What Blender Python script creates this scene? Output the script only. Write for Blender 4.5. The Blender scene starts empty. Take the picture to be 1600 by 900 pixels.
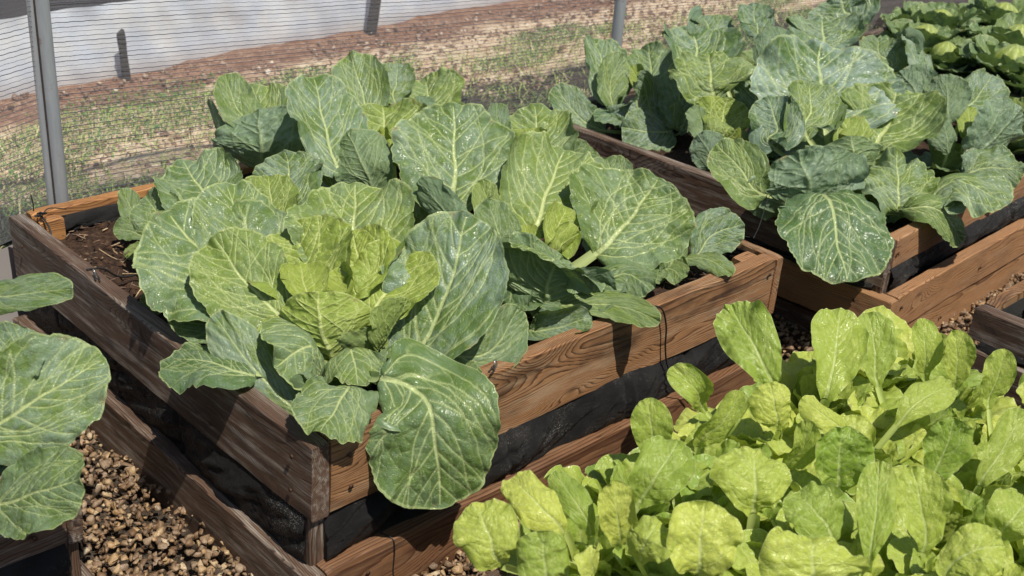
import bpy, math, random
import numpy as np
from mathutils import Matrix, Vector
rng = np.random.RandomState(7)
random.seed(7)
scene = bpy.context.scene
COL = scene.collection
LEAVES = [
 ('A', [[0.157, 0.335, 0.049], [0.129, 0.478, 0.101], [0.103, 0.625, 0.161]], 0.284, [-0.18, -0.59, 0.79], 0.35, 0.05, 0.28, 0.45, {}),
 ('A', [[0.201, 0.385, 0.048], [0.204, 0.502, 0.13], [0.229, 0.62, 0.201]], 0.173, [-0.28, -0.83, 0.49], 0.3, 0.05, 0.3, 0.5, {}),
 ('A', [[0.156, 0.292, 0.054], [0.123, 0.381, 0.112], [0.111, 0.468, 0.175]], 0.166, [-0.34, -0.74, 0.57], 0.35, 0.05, 0.5, 0.15, {}),
 ('A', [[0.283, 0.285, 0.092], [0.344, 0.352, 0.164], [0.407, 0.431, 0.233]], 0.232, [-0.64, -0.63, 0.45], 0.35, 0.06, 0.4, 0.3, {}),
 ('A', [[0.276, 0.131, -0.026], [0.376, 0.126, 0.09], [0.489, 0.184, 0.224]], 0.223, [-0.81, -0.27, 0.52], 0.4, 0.05, 0.2, 0.75, {}),
 ('A', [[0.17, 0.048, 0.05], [0.218, 0.012, 0.031], [0.205, -0.055, 0.006], [0.198, -0.1, -0.152]], 0.225, [-0.5, -0.55, 0.67], -0.1, 0.04, 0.2, 0.2, {'wet': 0.5}),
 ('A', [[0.04, 0.222, 0.02], [-0.007, 0.29, 0.03], [-0.046, 0.381, 0.008]], 0.123, [-0.14, -0.27, 0.95], -0.3, 0.06, 0.15, 0.3, {}),
 ('A', [[0.112, 0.134, -0.055], [0.051, 0.209, 0.009], [0.028, 0.338, 0.093]], 0.098, [-0.66, -0.22, 0.71], -0.35, 0.07, 0.2, 0.7, {}),
 ('A', [[0.157, 0.169, -0.029], [0.137, 0.189, 0.06], [0.05, 0.177, 0.054]], 0.185, [-0.23, -0.23, 0.94], -0.6, 0.08, 0.3, 0.4, {}),
 ('A', [[0.192, 0.14, -0.021], [0.188, 0.149, 0.055], [0.146, 0.07, 0.038]], 0.135, [-0.2, -0.2, 0.96], -0.8, 0.07, 0.35, 0.3, {}),
 ('A', [[0.24, 0.138, 0.023], [0.268, 0.098, 0.051], [0.239, 0.018, 0.008]], 0.114, [-0.07, -0.44, 0.89], -0.4, 0.06, 0.3, 0.25, {}),
 ('A', [[0.118, 0.06, 0.05], [0.072, 0.024, 0.05], [0.008, -0.01, 0.028]], 0.131, [-0.41, -0.4, 0.82], -0.3, 0.08, 0.25, 0.35, {}),
 ('A', [[0.193, 0.113, -0.035], [0.17, 0.075, -0.034], [0.148, 0.05, -0.056]], 0.033, [-0.56, -0.55, 0.62], 0.3, 0.03, 0.5, 0.3, {}),
 ('A', [[0.358, 0.099, 0.001], [0.431, 0.048, 0.013], [0.512, 0.059, 0.078]], 0.095, [-0.48, -0.71, 0.51], 0.3, 0.05, 0.2, 0.3, {}),
 ('A', [[0.221, 0.288, 0.075], [0.237, 0.357, 0.13], [0.256, 0.421, 0.18]], 0.209, [-0.59, -0.72, 0.37], 0.6, 0.09, 0.75, 0.05, {}),
 ('A', [[0.261, 0.254, 0.084], [0.308, 0.283, 0.126], [0.332, 0.342, 0.177]], 0.162, [-0.78, -0.51, 0.37], 0.6, 0.09, 0.8, 0.0, {}),
 ('A', [[0.267, 0.203, 0.065], [0.336, 0.217, 0.118], [0.396, 0.239, 0.168]], 0.166, [-0.82, -0.44, 0.36], 0.6, 0.07, 0.75, 0.0, {}),
 ('A', [[0.187, 0.2, 0.012], [0.164, 0.208, 0.081], [0.177, 0.233, 0.137]], 0.215, [0.68, 0.67, 0.29], 0.9, 0.07, 0.8, 0.0, {}),
 ('A', [[0.255, 0.158, 0.028], [0.277, 0.141, 0.081], [0.314, 0.143, 0.115]], 0.103, [-0.29, 0.9, 0.32], 0.6, 0.07, 0.7, 0.0, {}),
 ('A', [[0.177, 0.206, 0.006], [0.135, 0.255, 0.038], [0.114, 0.311, 0.066]], 0.08, [-0.42, -0.3, 0.85], 0.4, 0.05, 0.7, 0.0, {}),
 ('A', [[0.195, 0.272, 0.083], [0.205, 0.316, 0.115], [0.22, 0.348, 0.137]], 0.094, [-0.37, -0.86, 0.35], 0.9, 0.1, 0.9, 0.0, {}),
 ('A', [[0.233, 0.236, 0.087], [0.256, 0.248, 0.115], [0.263, 0.291, 0.141]], 0.082, [-0.9, -0.2, 0.39], 1.0, 0.1, 0.95, 0.0, {}),
 ('A', [[0.196, 0.233, 0.073], [0.192, 0.238, 0.098], [0.207, 0.254, 0.12]], 0.08, [0.68, 0.67, 0.29], 1.1, 0.1, 1, 0.0, {}),
 ('A', [[0.136, 0.373, 0.005], [0.072, 0.423, 0.03], [0.016, 0.48, 0.053]], 0.107, [-0.26, -0.26, 0.93], 0.2, 0.05, 0.15, 0.3, {}),
 ('A', [[0.278, 0.091, -0.035], [0.318, 0.041, -0.026], [0.388, 0.017, -0.005]], 0.121, [-0.26, -0.51, 0.82], 0.1, 0.05, 0.15, 0.2, {}),
 ('B', [[0.248, 0.677, 0.098], [0.26, 0.769, 0.135], [0.274, 0.869, 0.162]], 0.185, [-0.4, -0.65, 0.65], 0.3, 0.05, 0.25, 0.45, {'wet': 0.5}),
 ('B', [[0.196, 0.677, 0.068], [0.17, 0.763, 0.086], [0.165, 0.839, 0.119]], 0.103, [-0.42, -0.69, 0.59], 0.3, 0.05, 0.25, 0.4, {'wet': 0.6}),
 ('B', [[0.306, 0.577, 0.084], [0.338, 0.624, 0.131], [0.363, 0.678, 0.176]], 0.122, [-0.64, -0.63, 0.45], 0.4, 0.05, 0.55, 0.05, {}),
 ('B', [[0.376, 0.61, 0.12], [0.408, 0.663, 0.153], [0.437, 0.712, 0.195]], 0.152, [-0.64, -0.63, 0.45], 0.4, 0.05, 0.25, 0.65, {}),
 ('B', [[0.135, 0.632, -0.042], [0.099, 0.657, -0.034], [0.058, 0.674, -0.047]], 0.062, [-0.32, -0.31, 0.89], 0.3, 0.05, 0.4, 0.2, {}),
 ('B', [[0.254, 0.603, 0.045], [0.285, 0.638, 0.096], [0.315, 0.667, 0.136]], 0.145, [-0.64, -0.63, 0.45], 0.4, 0.06, 0.45, 0.2, {}),
 ('B', [[0.301, 0.583, 0.04], [0.375, 0.575, 0.068], [0.435, 0.58, 0.095]], 0.12, [-0.48, -0.71, 0.51], 0.3, 0.06, 0.3, 0.3, {}),
 ('B', [[0.219, 0.669, 0.044], [0.208, 0.749, 0.075], [0.201, 0.81, 0.084]], 0.107, [-0.69, -0.45, 0.57], 0.3, 0.06, 0.25, 0.3, {}),
 ('S', [[0.215, 0.948, -0.026], [0.213, 0.995, 0.017], [0.219, 1.046, 0.054]], 0.051, [-0.57, -0.69, 0.45], 0.2, 0.06, 0.3, 0.4, {}),
 ('S', [[0.215, 0.944, -0.031], [0.19, 0.966, -0.014], [0.159, 0.984, -0.009]], 0.051, [-0.41, -0.52, 0.74], 0.2, 0.08, 0.3, 0.4, {}),
 ('S', [[0.202, 0.92, -0.039], [0.179, 0.924, -0.045], [0.154, 0.926, -0.055]], 0.037, [-0.47, -0.47, 0.75], 0.2, 0.06, 0.55, 0.2, {}),
 ('S', [[0.204, 0.931, -0.043], [0.21, 0.93, -0.013], [0.215, 0.944, 0.016]], 0.04, [0.92, -0.27, 0.28], 0.5, 0.05, 0.05, 0.2, {}),
 ('S', [[0.229, 0.958, -0.036], [0.253, 0.983, -0.012], [0.278, 1.005, 0.011]], 0.049, [-0.64, -0.63, 0.45], 0.3, 0.05, 0.2, 0.3, {}),
 ('C', [[0.559, 0.977, 0.046], [0.513, 0.936, 0.125], [0.536, 0.985, 0.207]], 0.275, [0.69, 0.68, 0.24], 0.35, 0.04, 0.05, 0.75, {}),
 ('C', [[0.565, 0.985, 0.112], [0.533, 1.065, 0.182], [0.543, 1.133, 0.248]], 0.095, [-0.2, -0.86, 0.47], 0.5, 0.05, 0.3, 0.3, {}),
 ('C', [[0.591, 0.999, 0.078], [0.625, 1.1, 0.137], [0.648, 1.173, 0.186]], 0.174, [-0.64, -0.63, 0.45], 0.4, 0.06, 0.4, 0.35, {}),
 ('C', [[0.539, 0.988, 0.056], [0.491, 1.077, 0.114], [0.504, 1.147, 0.188]], 0.076, [0.95, -0.14, 0.29], 0.5, 0.04, 0.1, 0.5, {}),
 ('C', [[0.61, 0.972, 0.067], [0.649, 1.016, 0.119], [0.684, 1.074, 0.163]], 0.109, [-0.64, -0.63, 0.45], 0.4, 0.05, 0.5, 0.1, {}),
 ('D', [[0.548, 0.668, 0.136], [0.572, 0.766, 0.221], [0.612, 0.862, 0.304]], 0.178, [-0.21, -0.9, 0.39], 0.45, 0.05, 0.2, 0.7, {}),
 ('D', [[0.687, 0.67, 0.137], [0.732, 0.751, 0.182], [0.766, 0.813, 0.229]], 0.223, [-0.64, -0.63, 0.45], 0.5, 0.05, 0.5, 0.1, {}),
 ('D', [[0.59, 0.607, 0.11], [0.569, 0.624, 0.171], [0.588, 0.7, 0.218]], 0.146, [0.46, 0.84, 0.28], 0.4, 0.04, 0.2, 0.3, {}),
 ('D', [[0.67, 0.665, 0.15], [0.68, 0.691, 0.179], [0.685, 0.717, 0.201]], 0.075, [-0.66, -0.65, 0.37], 1.1, 0.08, 0.95, 0.0, {}),
 ('D', [[0.661, 0.643, 0.151], [0.664, 0.642, 0.177], [0.673, 0.664, 0.199]], 0.064, [0.68, 0.67, 0.29], 1.0, 0.08, 0.95, 0.0, {}),
 ('D', [[0.637, 0.495, 0.062], [0.626, 0.495, 0.092], [0.635, 0.529, 0.108]], 0.047, [0.85, 0.45, 0.28], 1.2, 0.04, 0.5, 0.4, {}),
 ('D', [[0.549, 0.705, 0.101], [0.57, 0.71, 0.138], [0.552, 0.714, 0.14]], 0.043, [-0.56, -0.55, 0.62], 0.2, 0.08, 0.4, 0.4, {}),
 ('D', [[0.699, 0.572, 0.082], [0.758, 0.577, 0.106], [0.804, 0.612, 0.156]], 0.131, [-0.59, -0.59, 0.55], 0.4, 0.05, 0.1, 0.2, {}),
 ('H', [[0.904, 1.002, 0.078], [0.926, 1.099, 0.159], [0.952, 1.185, 0.23]], 0.141, [-0.57, -0.69, 0.45], 0.4, 0.06, 0.25, 0.45, {}),
 ('H', [[0.993, 1.037, 0.122], [1.033, 1.089, 0.163], [1.062, 1.121, 0.207]], 0.113, [-0.64, -0.63, 0.45], 0.4, 0.05, 0.2, 0.8, {}),
 ('H', [[1.044, 0.933, 0.09], [1.08, 1.005, 0.134], [1.109, 1.069, 0.178]], 0.196, [-0.64, -0.63, 0.45], 0.4, 0.05, 0.4, 0.3, {}),
 ('H', [[1.001, 0.952, 0.101], [1.008, 0.963, 0.128], [1.03, 0.991, 0.155]], 0.092, [0.68, 0.67, 0.29], 0.5, 0.04, 0.1, 0.6, {}),
 ('H', [[1.076, 0.923, 0.078], [1.112, 0.936, 0.104], [1.137, 0.946, 0.132]], 0.102, [-0.64, -0.63, 0.45], 0.4, 0.05, 0.3, 0.3, {}),
 ('E', [[0.663, 0.409, 0.101], [0.722, 0.493, 0.194], [0.788, 0.582, 0.283]], 0.259, [-0.5, -0.63, 0.6], 0.2, 0.05, 0.28, 0.5, {}),
 ('E', [[0.627, 0.339, 0.084], [0.611, 0.406, 0.136], [0.61, 0.481, 0.174]], 0.083, [0.46, 0.84, 0.28], 0.3, 0.05, 0.1, 0.3, {}),
 ('E', [[0.693, 0.281, 0.074], [0.705, 0.352, 0.126], [0.719, 0.404, 0.176]], 0.065, [-0.5, -0.74, 0.44], 0.4, 0.05, 0.5, 0.1, {}),
 ('E', [[0.741, 0.261, 0.094], [0.829, 0.311, 0.156], [0.934, 0.365, 0.228]], 0.231, [-0.67, -0.6, 0.45], 0.35, 0.05, 0.42, 0.25, {}),
 ('E', [[0.811, 0.147, 0.075], [0.9, 0.141, 0.128], [1.001, 0.15, 0.199]], 0.27, [-0.78, -0.38, 0.5], 0.25, 0.04, 0.32, 0.35, {}),
 ('E', [[0.736, 0.189, 0.073], [0.767, 0.217, 0.112], [0.816, 0.239, 0.148]], 0.104, [-0.59, -0.72, 0.37], 0.8, 0.07, 0.85, 0.0, {}),
 ('E', [[0.719, 0.18, 0.08], [0.743, 0.174, 0.108], [0.786, 0.171, 0.12]], 0.068, [0.61, 0.74, 0.29], 0.8, 0.06, 0.9, 0.0, {}),
 ('E', [[0.697, 0.226, 0.069], [0.711, 0.244, 0.093], [0.729, 0.275, 0.118]], 0.056, [-0.52, -0.77, 0.37], 0.7, 0.06, 0.95, 0.0, {}),
 ('E', [[0.662, 0.144, -0.01], [0.659, 0.127, 0.077], [0.69, 0.123, 0.115]], 0.23, [0.68, 0.67, 0.29], 0.3, 0.05, 0.3, 0.3, {}),
 ('E', [[0.677, 0.143, 0.08], [0.661, 0.122, 0.118], [0.635, 0.101, 0.119]], 0.215, [-0.2, -0.2, 0.96], -0.3, 0.05, 0.3, 0.4, {}),
 ('E', [[0.671, 0.215, 0.039], [0.661, 0.269, 0.101], [0.673, 0.333, 0.166]], 0.095, [-0.26, -0.89, 0.36], 0.4, 0.05, 0.15, 0.25, {}),
 ('E', [[0.757, 0.097, 0.04], [0.815, 0.056, 0.065], [0.813, -0.013, 0.054]], 0.094, [-0.25, -0.38, 0.89], -0.3, 0.06, 0.2, 0.3, {}),
 ('E', [[0.665, 0.122, 0.009], [0.745, 0.022, 0.027], [0.768, -0.08, 0.028]], 0.064, [-0.35, -0.46, 0.82], 0.2, 0.06, 0.35, 0.25, {}),
 ('E', [[0.601, 0.117, -0.023], [0.63, 0.067, -0.007], [0.679, 0.022, 0.022]], 0.095, [-0.53, -0.53, 0.66], 1.3, 0.05, 0.15, 0.6, {}),
 ('E', [[0.644, 0.156, 0.005], [0.7, 0.094, 0.021], [0.767, 0.035, 0.033]], 0.08, [-0.37, -0.36, 0.86], 0.2, 0.06, 0.1, 0.3, {}),
 ('E', [[0.703, 0.141, 0.001], [0.764, 0.095, 0.046], [0.775, 0.048, 0.04]], 0.078, [0.68, 0.67, 0.29], 0.3, 0.04, 0.0, 0.7, {}),
 ('E', [[0.66, 0.254, 0.056], [0.628, 0.199, 0.043], [0.592, 0.173, -0.023]], 0.091, [-0.62, -0.37, 0.7], 0.2, 0.06, 0.1, 0.2, {}),
 ('G', [[1.073, 0.559, 0.07], [1.119, 0.63, 0.126], [1.165, 0.697, 0.176]], 0.21, [-0.64, -0.63, 0.45], 0.4, 0.05, 0.4, 0.4, {'wet': 0.6}),
 ('G', [[1.061, 0.572, 0.093], [1.08, 0.621, 0.124], [1.09, 0.649, 0.156]], 0.118, [-0.52, -0.77, 0.37], 0.8, 0.07, 0.75, 0.05, {}),
 ('G', [[1.023, 0.649, 0.127], [1.037, 0.695, 0.168], [1.059, 0.729, 0.204]], 0.057, [-0.46, -0.84, 0.28], 0.5, 0.06, 0.15, 0.6, {}),
 ('G', [[1.105, 0.481, 0.072], [1.134, 0.502, 0.1], [1.178, 0.493, 0.128]], 0.109, [-0.55, -0.66, 0.51], 0.4, 0.05, 0.25, 0.3, {}),
 ('F', [[1.032, 0.131, -0.02], [1.082, 0.136, 0.039], [1.131, 0.17, 0.09]], 0.122, [0.52, 0.77, 0.37], 0.3, 0.05, 0.35, 0.15, {}),
 ('F', [[1.055, 0.181, -0.005], [1.129, 0.205, 0.047], [1.171, 0.229, 0.096]], 0.117, [-0.57, -0.69, 0.45], 0.4, 0.05, 0.4, 0.3, {}),
 ('F', [[1.117, 0.121, -0.002], [1.178, 0.117, 0.038], [1.252, 0.089, 0.059]], 0.105, [-0.48, -0.71, 0.51], 0.15, 0.05, 0.15, 0.75, {}),
 ('F', [[1.078, 0.118, 0.005], [1.096, 0.062, 0.021], [1.098, -0.009, 0.012]], 0.059, [-0.32, -0.31, 0.89], -0.3, 0.06, 0.3, 0.4, {}),
 ('F', [[1.001, 0.168, -0.034], [1.037, 0.118, -0.008], [1.031, 0.071, -0.016]], 0.074, [-0.32, -0.31, 0.89], 0.4, 0.06, 0.3, 0.3, {}),
 ('F', [[1.025, 0.283, 0.076], [1.057, 0.326, 0.117], [1.09, 0.376, 0.168]], 0.106, [-0.57, -0.69, 0.45], 0.4, 0.05, 0.3, 0.4, {}),
 ('F', [[1.051, 0.197, -0.01], [1.105, 0.188, 0.011], [1.125, 0.14, 0.016]], 0.102, [-0.5, -0.6, 0.62], 0.2, 0.05, 0.3, 0.3, {}),
 ('I', [[1.789, 0.954, 0.008], [1.818, 1.046, 0.092], [1.858, 1.13, 0.18]], 0.178, [-0.28, -0.83, 0.49], 0.4, 0.05, 0.18000000000000002, 0.73, {}),
 ('I', [[1.77, 0.945, 0.013], [1.78, 0.983, 0.082], [1.849, 1.01, 0.153]], 0.101, [-0.34, -0.86, 0.38], 0.3, 0.05, 0.27, 0.38, {}),
 ('I', [[1.899, 0.905, 0.029], [1.948, 0.969, 0.101], [1.985, 1.02, 0.161]], 0.167, [-0.64, -0.63, 0.45], 0.5, 0.06, 0.225, 0.48000000000000004, {}),
 ('I', [[1.732, 0.938, -0.053], [1.676, 1.005, -0.016], [1.669, 1.108, 0.054]], 0.12, [-0.43, -0.67, 0.6], 0.5, 0.05, 0.135, 0.6799999999999999, {}),
 ('I', [[1.785, 0.854, -0.028], [1.785, 0.88, 0.055], [1.739, 0.865, 0.056]], 0.182, [-0.14, -0.14, 0.98], -0.5, 0.05, 0.09000000000000001, 0.88, {}),
 ('I', [[1.81, 0.863, -0.025], [1.746, 0.914, 0.002], [1.67, 0.944, 0.002]], 0.085, [-0.2, -0.2, 0.96], -0.3, 0.05, 0.045000000000000005, 0.58, {}),
 ('I', [[1.853, 0.927, 0.061], [1.871, 0.957, 0.087], [1.872, 0.991, 0.115]], 0.075, [-0.66, -0.65, 0.37], 0.9, 0.08, 0.675, 0.08, {}),
 ('I', [[1.856, 0.782, -0.03], [1.777, 0.817, -0.026], [1.717, 0.868, -0.016]], 0.149, [-0.56, -0.56, 0.61], 0.1, 0.04, 0.135, 0.83, {}),
 ('I', [[1.853, 0.755, -0.027], [1.884, 0.794, 0.052], [1.937, 0.844, 0.134]], 0.138, [-0.5, -0.74, 0.44], 0.2, 0.06, 0.09000000000000001, 0.9299999999999999, {}),
 ('I', [[1.859, 0.804, 0.053], [1.834, 0.772, 0.017], [1.822, 0.767, -0.009]], 0.069, [-0.64, -0.63, 0.45], -0.9, 0.06, 0.36000000000000004, 0.38, {}),
 ('J', [[1.864, 0.714, 0.145], [1.928, 0.788, 0.208], [1.959, 0.841, 0.262]], 0.27, [-0.66, -0.65, 0.37], 0.7, 0.05, 0.18000000000000002, 0.7799999999999999, {}),
 ('J', [[1.852, 0.639, 0.109], [1.858, 0.674, 0.17], [1.893, 0.719, 0.216]], 0.222, [-0.64, -0.63, 0.45], 0.4, 0.05, 0.45, 0.38, {}),
 ('J', [[1.795, 0.556, 0.022], [1.835, 0.595, 0.067], [1.866, 0.614, 0.118]], 0.18, [-0.66, -0.65, 0.37], 0.8, 0.05, 0.63, 0.08, {}),
 ('J', [[1.768, 0.535, 0.02], [1.755, 0.527, 0.057], [1.778, 0.529, 0.071]], 0.134, [0.68, 0.67, 0.29], 0.9, 0.05, 0.7200000000000001, 0.08, {}),
 ('J', [[1.749, 0.554, 0.018], [1.74, 0.594, 0.065], [1.734, 0.632, 0.111]], 0.09, [0.09, 0.93, 0.36], 0.6, 0.05, 0.36000000000000004, 0.38, {}),
 ('J', [[1.904, 0.511, 0.069], [1.934, 0.566, 0.125], [1.951, 0.625, 0.188]], 0.114, [-0.82, -0.44, 0.36], 0.4, 0.07, 0.045000000000000005, 0.6799999999999999, {}),
 ('J', [[1.727, 0.504, -0.038], [1.694, 0.526, 0.013], [1.691, 0.571, 0.052]], 0.103, [0.61, 0.74, 0.29], 0.4, 0.04, 0.0, 1, {}),
 ('J', [[2.085, 0.688, 0.247], [2.108, 0.726, 0.29], [2.136, 0.759, 0.333]], 0.119, [-0.64, -0.63, 0.45], 0.4, 0.05, 0.09000000000000001, 0.7799999999999999, {}),
 ('J', [[2.056, 0.582, 0.164], [2.07, 0.611, 0.228], [2.119, 0.635, 0.289]], 0.128, [0.68, 0.67, 0.29], 0.4, 0.04, 0.0, 0.6799999999999999, {}),
 ('J', [[1.992, 0.791, 0.215], [2.019, 0.825, 0.258], [2.035, 0.863, 0.291]], 0.147, [-0.64, -0.63, 0.45], 0.4, 0.05, 0.09000000000000001, 0.88, {}),
 ('K', [[1.903, 0.271, 0.056], [1.983, 0.379, 0.168], [2.08, 0.476, 0.291]], 0.397, [-0.65, -0.64, 0.41], 0.3, 0.045, 0.09000000000000001, 1, {}),
 ('K', [[1.805, 0.289, 0.1], [1.847, 0.324, 0.165], [1.891, 0.37, 0.228]], 0.169, [-0.57, -0.69, 0.45], 0.35, 0.05, 0.36000000000000004, 0.48000000000000004, {}),
 ('K', [[1.957, 0.176, 0.066], [2.055, 0.201, 0.132], [2.133, 0.242, 0.213]], 0.3, [-0.83, -0.32, 0.46], 0.55, 0.04, 0.342, 0.18, {}),
 ('K', [[1.877, 0.225, 0.088], [1.913, 0.24, 0.118], [1.927, 0.275, 0.144]], 0.118, [-0.66, -0.65, 0.37], 0.9, 0.07, 0.7200000000000001, 0.08, {}),
 ('K', [[1.875, 0.209, 0.086], [1.878, 0.207, 0.111], [1.912, 0.215, 0.126]], 0.068, [0.68, 0.67, 0.29], 1.1, 0.07, 0.855, 0.08, {}),
 ('K', [[1.823, 0.165, 0.038], [1.808, 0.16, 0.099], [1.825, 0.183, 0.135]], 0.243, [0.68, 0.67, 0.29], 0.6, 0.06, 0.36000000000000004, 0.28, {}),
 ('K', [[1.7, 0.165, -0.049], [1.632, 0.168, 0.059], [1.639, 0.219, 0.121]], 0.309, [0.6, 0.73, 0.33], 0.25, 0.05, 0.045000000000000005, 0.73, {}),
 ('K', [[1.696, 0.148, 0.02], [1.616, 0.079, 0.03], [1.555, 0.013, -0.025], [1.489, -0.074, -0.087]], 0.269, [-0.57, -0.56, 0.6], -0.25, 0.04, 0.135, 0.22999999999999998, {'wet': 0.9}),
 ('K', [[1.573, 0.239, 0.008], [1.541, 0.31, 0.064], [1.544, 0.399, 0.105]], 0.135, [-0.61, -0.6, 0.51], 0.3, 0.05, 0.36000000000000004, 0.18, {'wet': 0.9}),
 ('K', [[1.834, 0.014, -0.028], [1.859, 0.035, 0.04], [1.915, 0.093, 0.09]], 0.183, [-0.64, -0.63, 0.45], 0.2, 0.12, 0.36000000000000004, 0.58, {}),
 ('K', [[1.882, -0.006, -0.032], [1.956, -0.061, 0.065], [1.956, -0.214, 0.05]], 0.199, [-0.07, -0.33, 0.94], -0.25, 0.06, 0.27, 0.58, {}),
 ('K', [[1.821, -0.006, 0.0], [1.856, -0.088, 0.015], [1.959, -0.13, -0.084]], 0.107, [-0.44, -0.44, 0.78], -0.3, 0.05, 0.315, 0.18, {'wet': 0.7}),
 ('K', [[1.732, 0.344, 0.072], [1.752, 0.358, 0.122], [1.772, 0.418, 0.191]], 0.137, [-0.78, -0.51, 0.37], 0.3, 0.05, 0.045000000000000005, 0.6799999999999999, {}),
 ('L', [[2.277, 0.051, 0.026], [2.334, 0.012, 0.1], [2.415, 0.008, 0.166]], 0.18, [0.61, 0.74, 0.29], 0.3, 0.05, 0.045000000000000005, 0.88, {}),
 ('L', [[2.36, 0.143, 0.099], [2.454, 0.149, 0.152], [2.533, 0.155, 0.208]], 0.139, [-0.64, -0.63, 0.45], 0.3, 0.05, 0.18000000000000002, 0.7799999999999999, {}),
 ('L', [[2.286, 0.228, 0.113], [2.305, 0.276, 0.164], [2.296, 0.329, 0.206]], 0.149, [0.54, 0.8, 0.28], 0.3, 0.04, 0.0, 0.7799999999999999, {}),
 ('L', [[2.283, 0.142, 0.099], [2.31, 0.171, 0.157], [2.346, 0.21, 0.221]], 0.117, [0.78, 0.51, 0.37], 0.3, 0.05, 0.18000000000000002, 0.48000000000000004, {}),
 ('L', [[2.302, 0.084, 0.065], [2.342, 0.106, 0.109], [2.368, 0.134, 0.143]], 0.095, [-0.66, -0.65, 0.37], 0.7, 0.05, 0.7200000000000001, 0.08, {}),
 ('L', [[2.234, 0.1, 0.035], [2.228, 0.123, 0.105], [2.224, 0.159, 0.152]], 0.108, [0.3, 0.9, 0.32], 0.4, 0.05, 0.09000000000000001, 0.58, {}),
 ('L', [[2.207, 0.035, -0.006], [2.243, -0.023, 0.03], [2.282, -0.105, 0.037]], 0.142, [-0.37, -0.36, 0.86], 0.1, 0.07, 0.18000000000000002, 0.58, {}),
 ('M', [[2.367, 0.622, 0.176], [2.414, 0.668, 0.221], [2.461, 0.715, 0.266]], 0.259, [-0.65, -0.64, 0.41], 0.4, 0.05, 0.18000000000000002, 0.6799999999999999, {}),
 ('M', [[2.562, 0.663, 0.225], [2.59, 0.716, 0.272], [2.608, 0.755, 0.31]], 0.229, [-0.65, -0.64, 0.41], 0.4, 0.05, 0.135, 0.7799999999999999, {}),
 ('M', [[2.499, 0.355, 0.144], [2.51, 0.397, 0.198], [2.522, 0.458, 0.258]], 0.102, [0.14, 0.42, 0.9], 0.3, 0.06, 0.135, 1, {}),
 ('M', [[2.481, 0.457, 0.15], [2.49, 0.506, 0.188], [2.528, 0.546, 0.233]], 0.128, [-0.65, -0.64, 0.41], 0.5, 0.05, 0.18000000000000002, 0.58, {}),
 ('M', [[2.537, 0.434, 0.199], [2.542, 0.467, 0.231], [2.551, 0.49, 0.255]], 0.1, [0.68, 0.67, 0.29], 0.5, 0.05, 0.09000000000000001, 0.48000000000000004, {}),
 ('Q', [[-0.434, 0.26, 0.046], [-0.35, 0.208, 0.115], [-0.244, 0.183, 0.165]], 0.163, [-0.66, -0.49, 0.57], 0.25, 0.05, 0.3, 0.55, {}),
 ('Q', [[-0.444, 0.17, -0.008], [-0.403, 0.087, 0.046], [-0.36, 0.023, 0.085]], 0.125, [-0.41, -0.52, 0.74], -0.15, 0.04, 0.25, 0.35, {}),
 ('R', [[-0.338, 0.499, 0.14], [-0.281, 0.423, 0.183], [-0.215, 0.342, 0.209]], 0.066, [-0.47, -0.47, 0.75], 0.1, 0.05, 0.25, 0.5, {}),
 ('Q', [[-0.4, 0.259, 0.095], [-0.358, 0.278, 0.137], [-0.309, 0.31, 0.185]], 0.116, [-0.61, -0.6, 0.51], 0.3, 0.05, 0.2, 0.5, {}),
]
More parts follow.
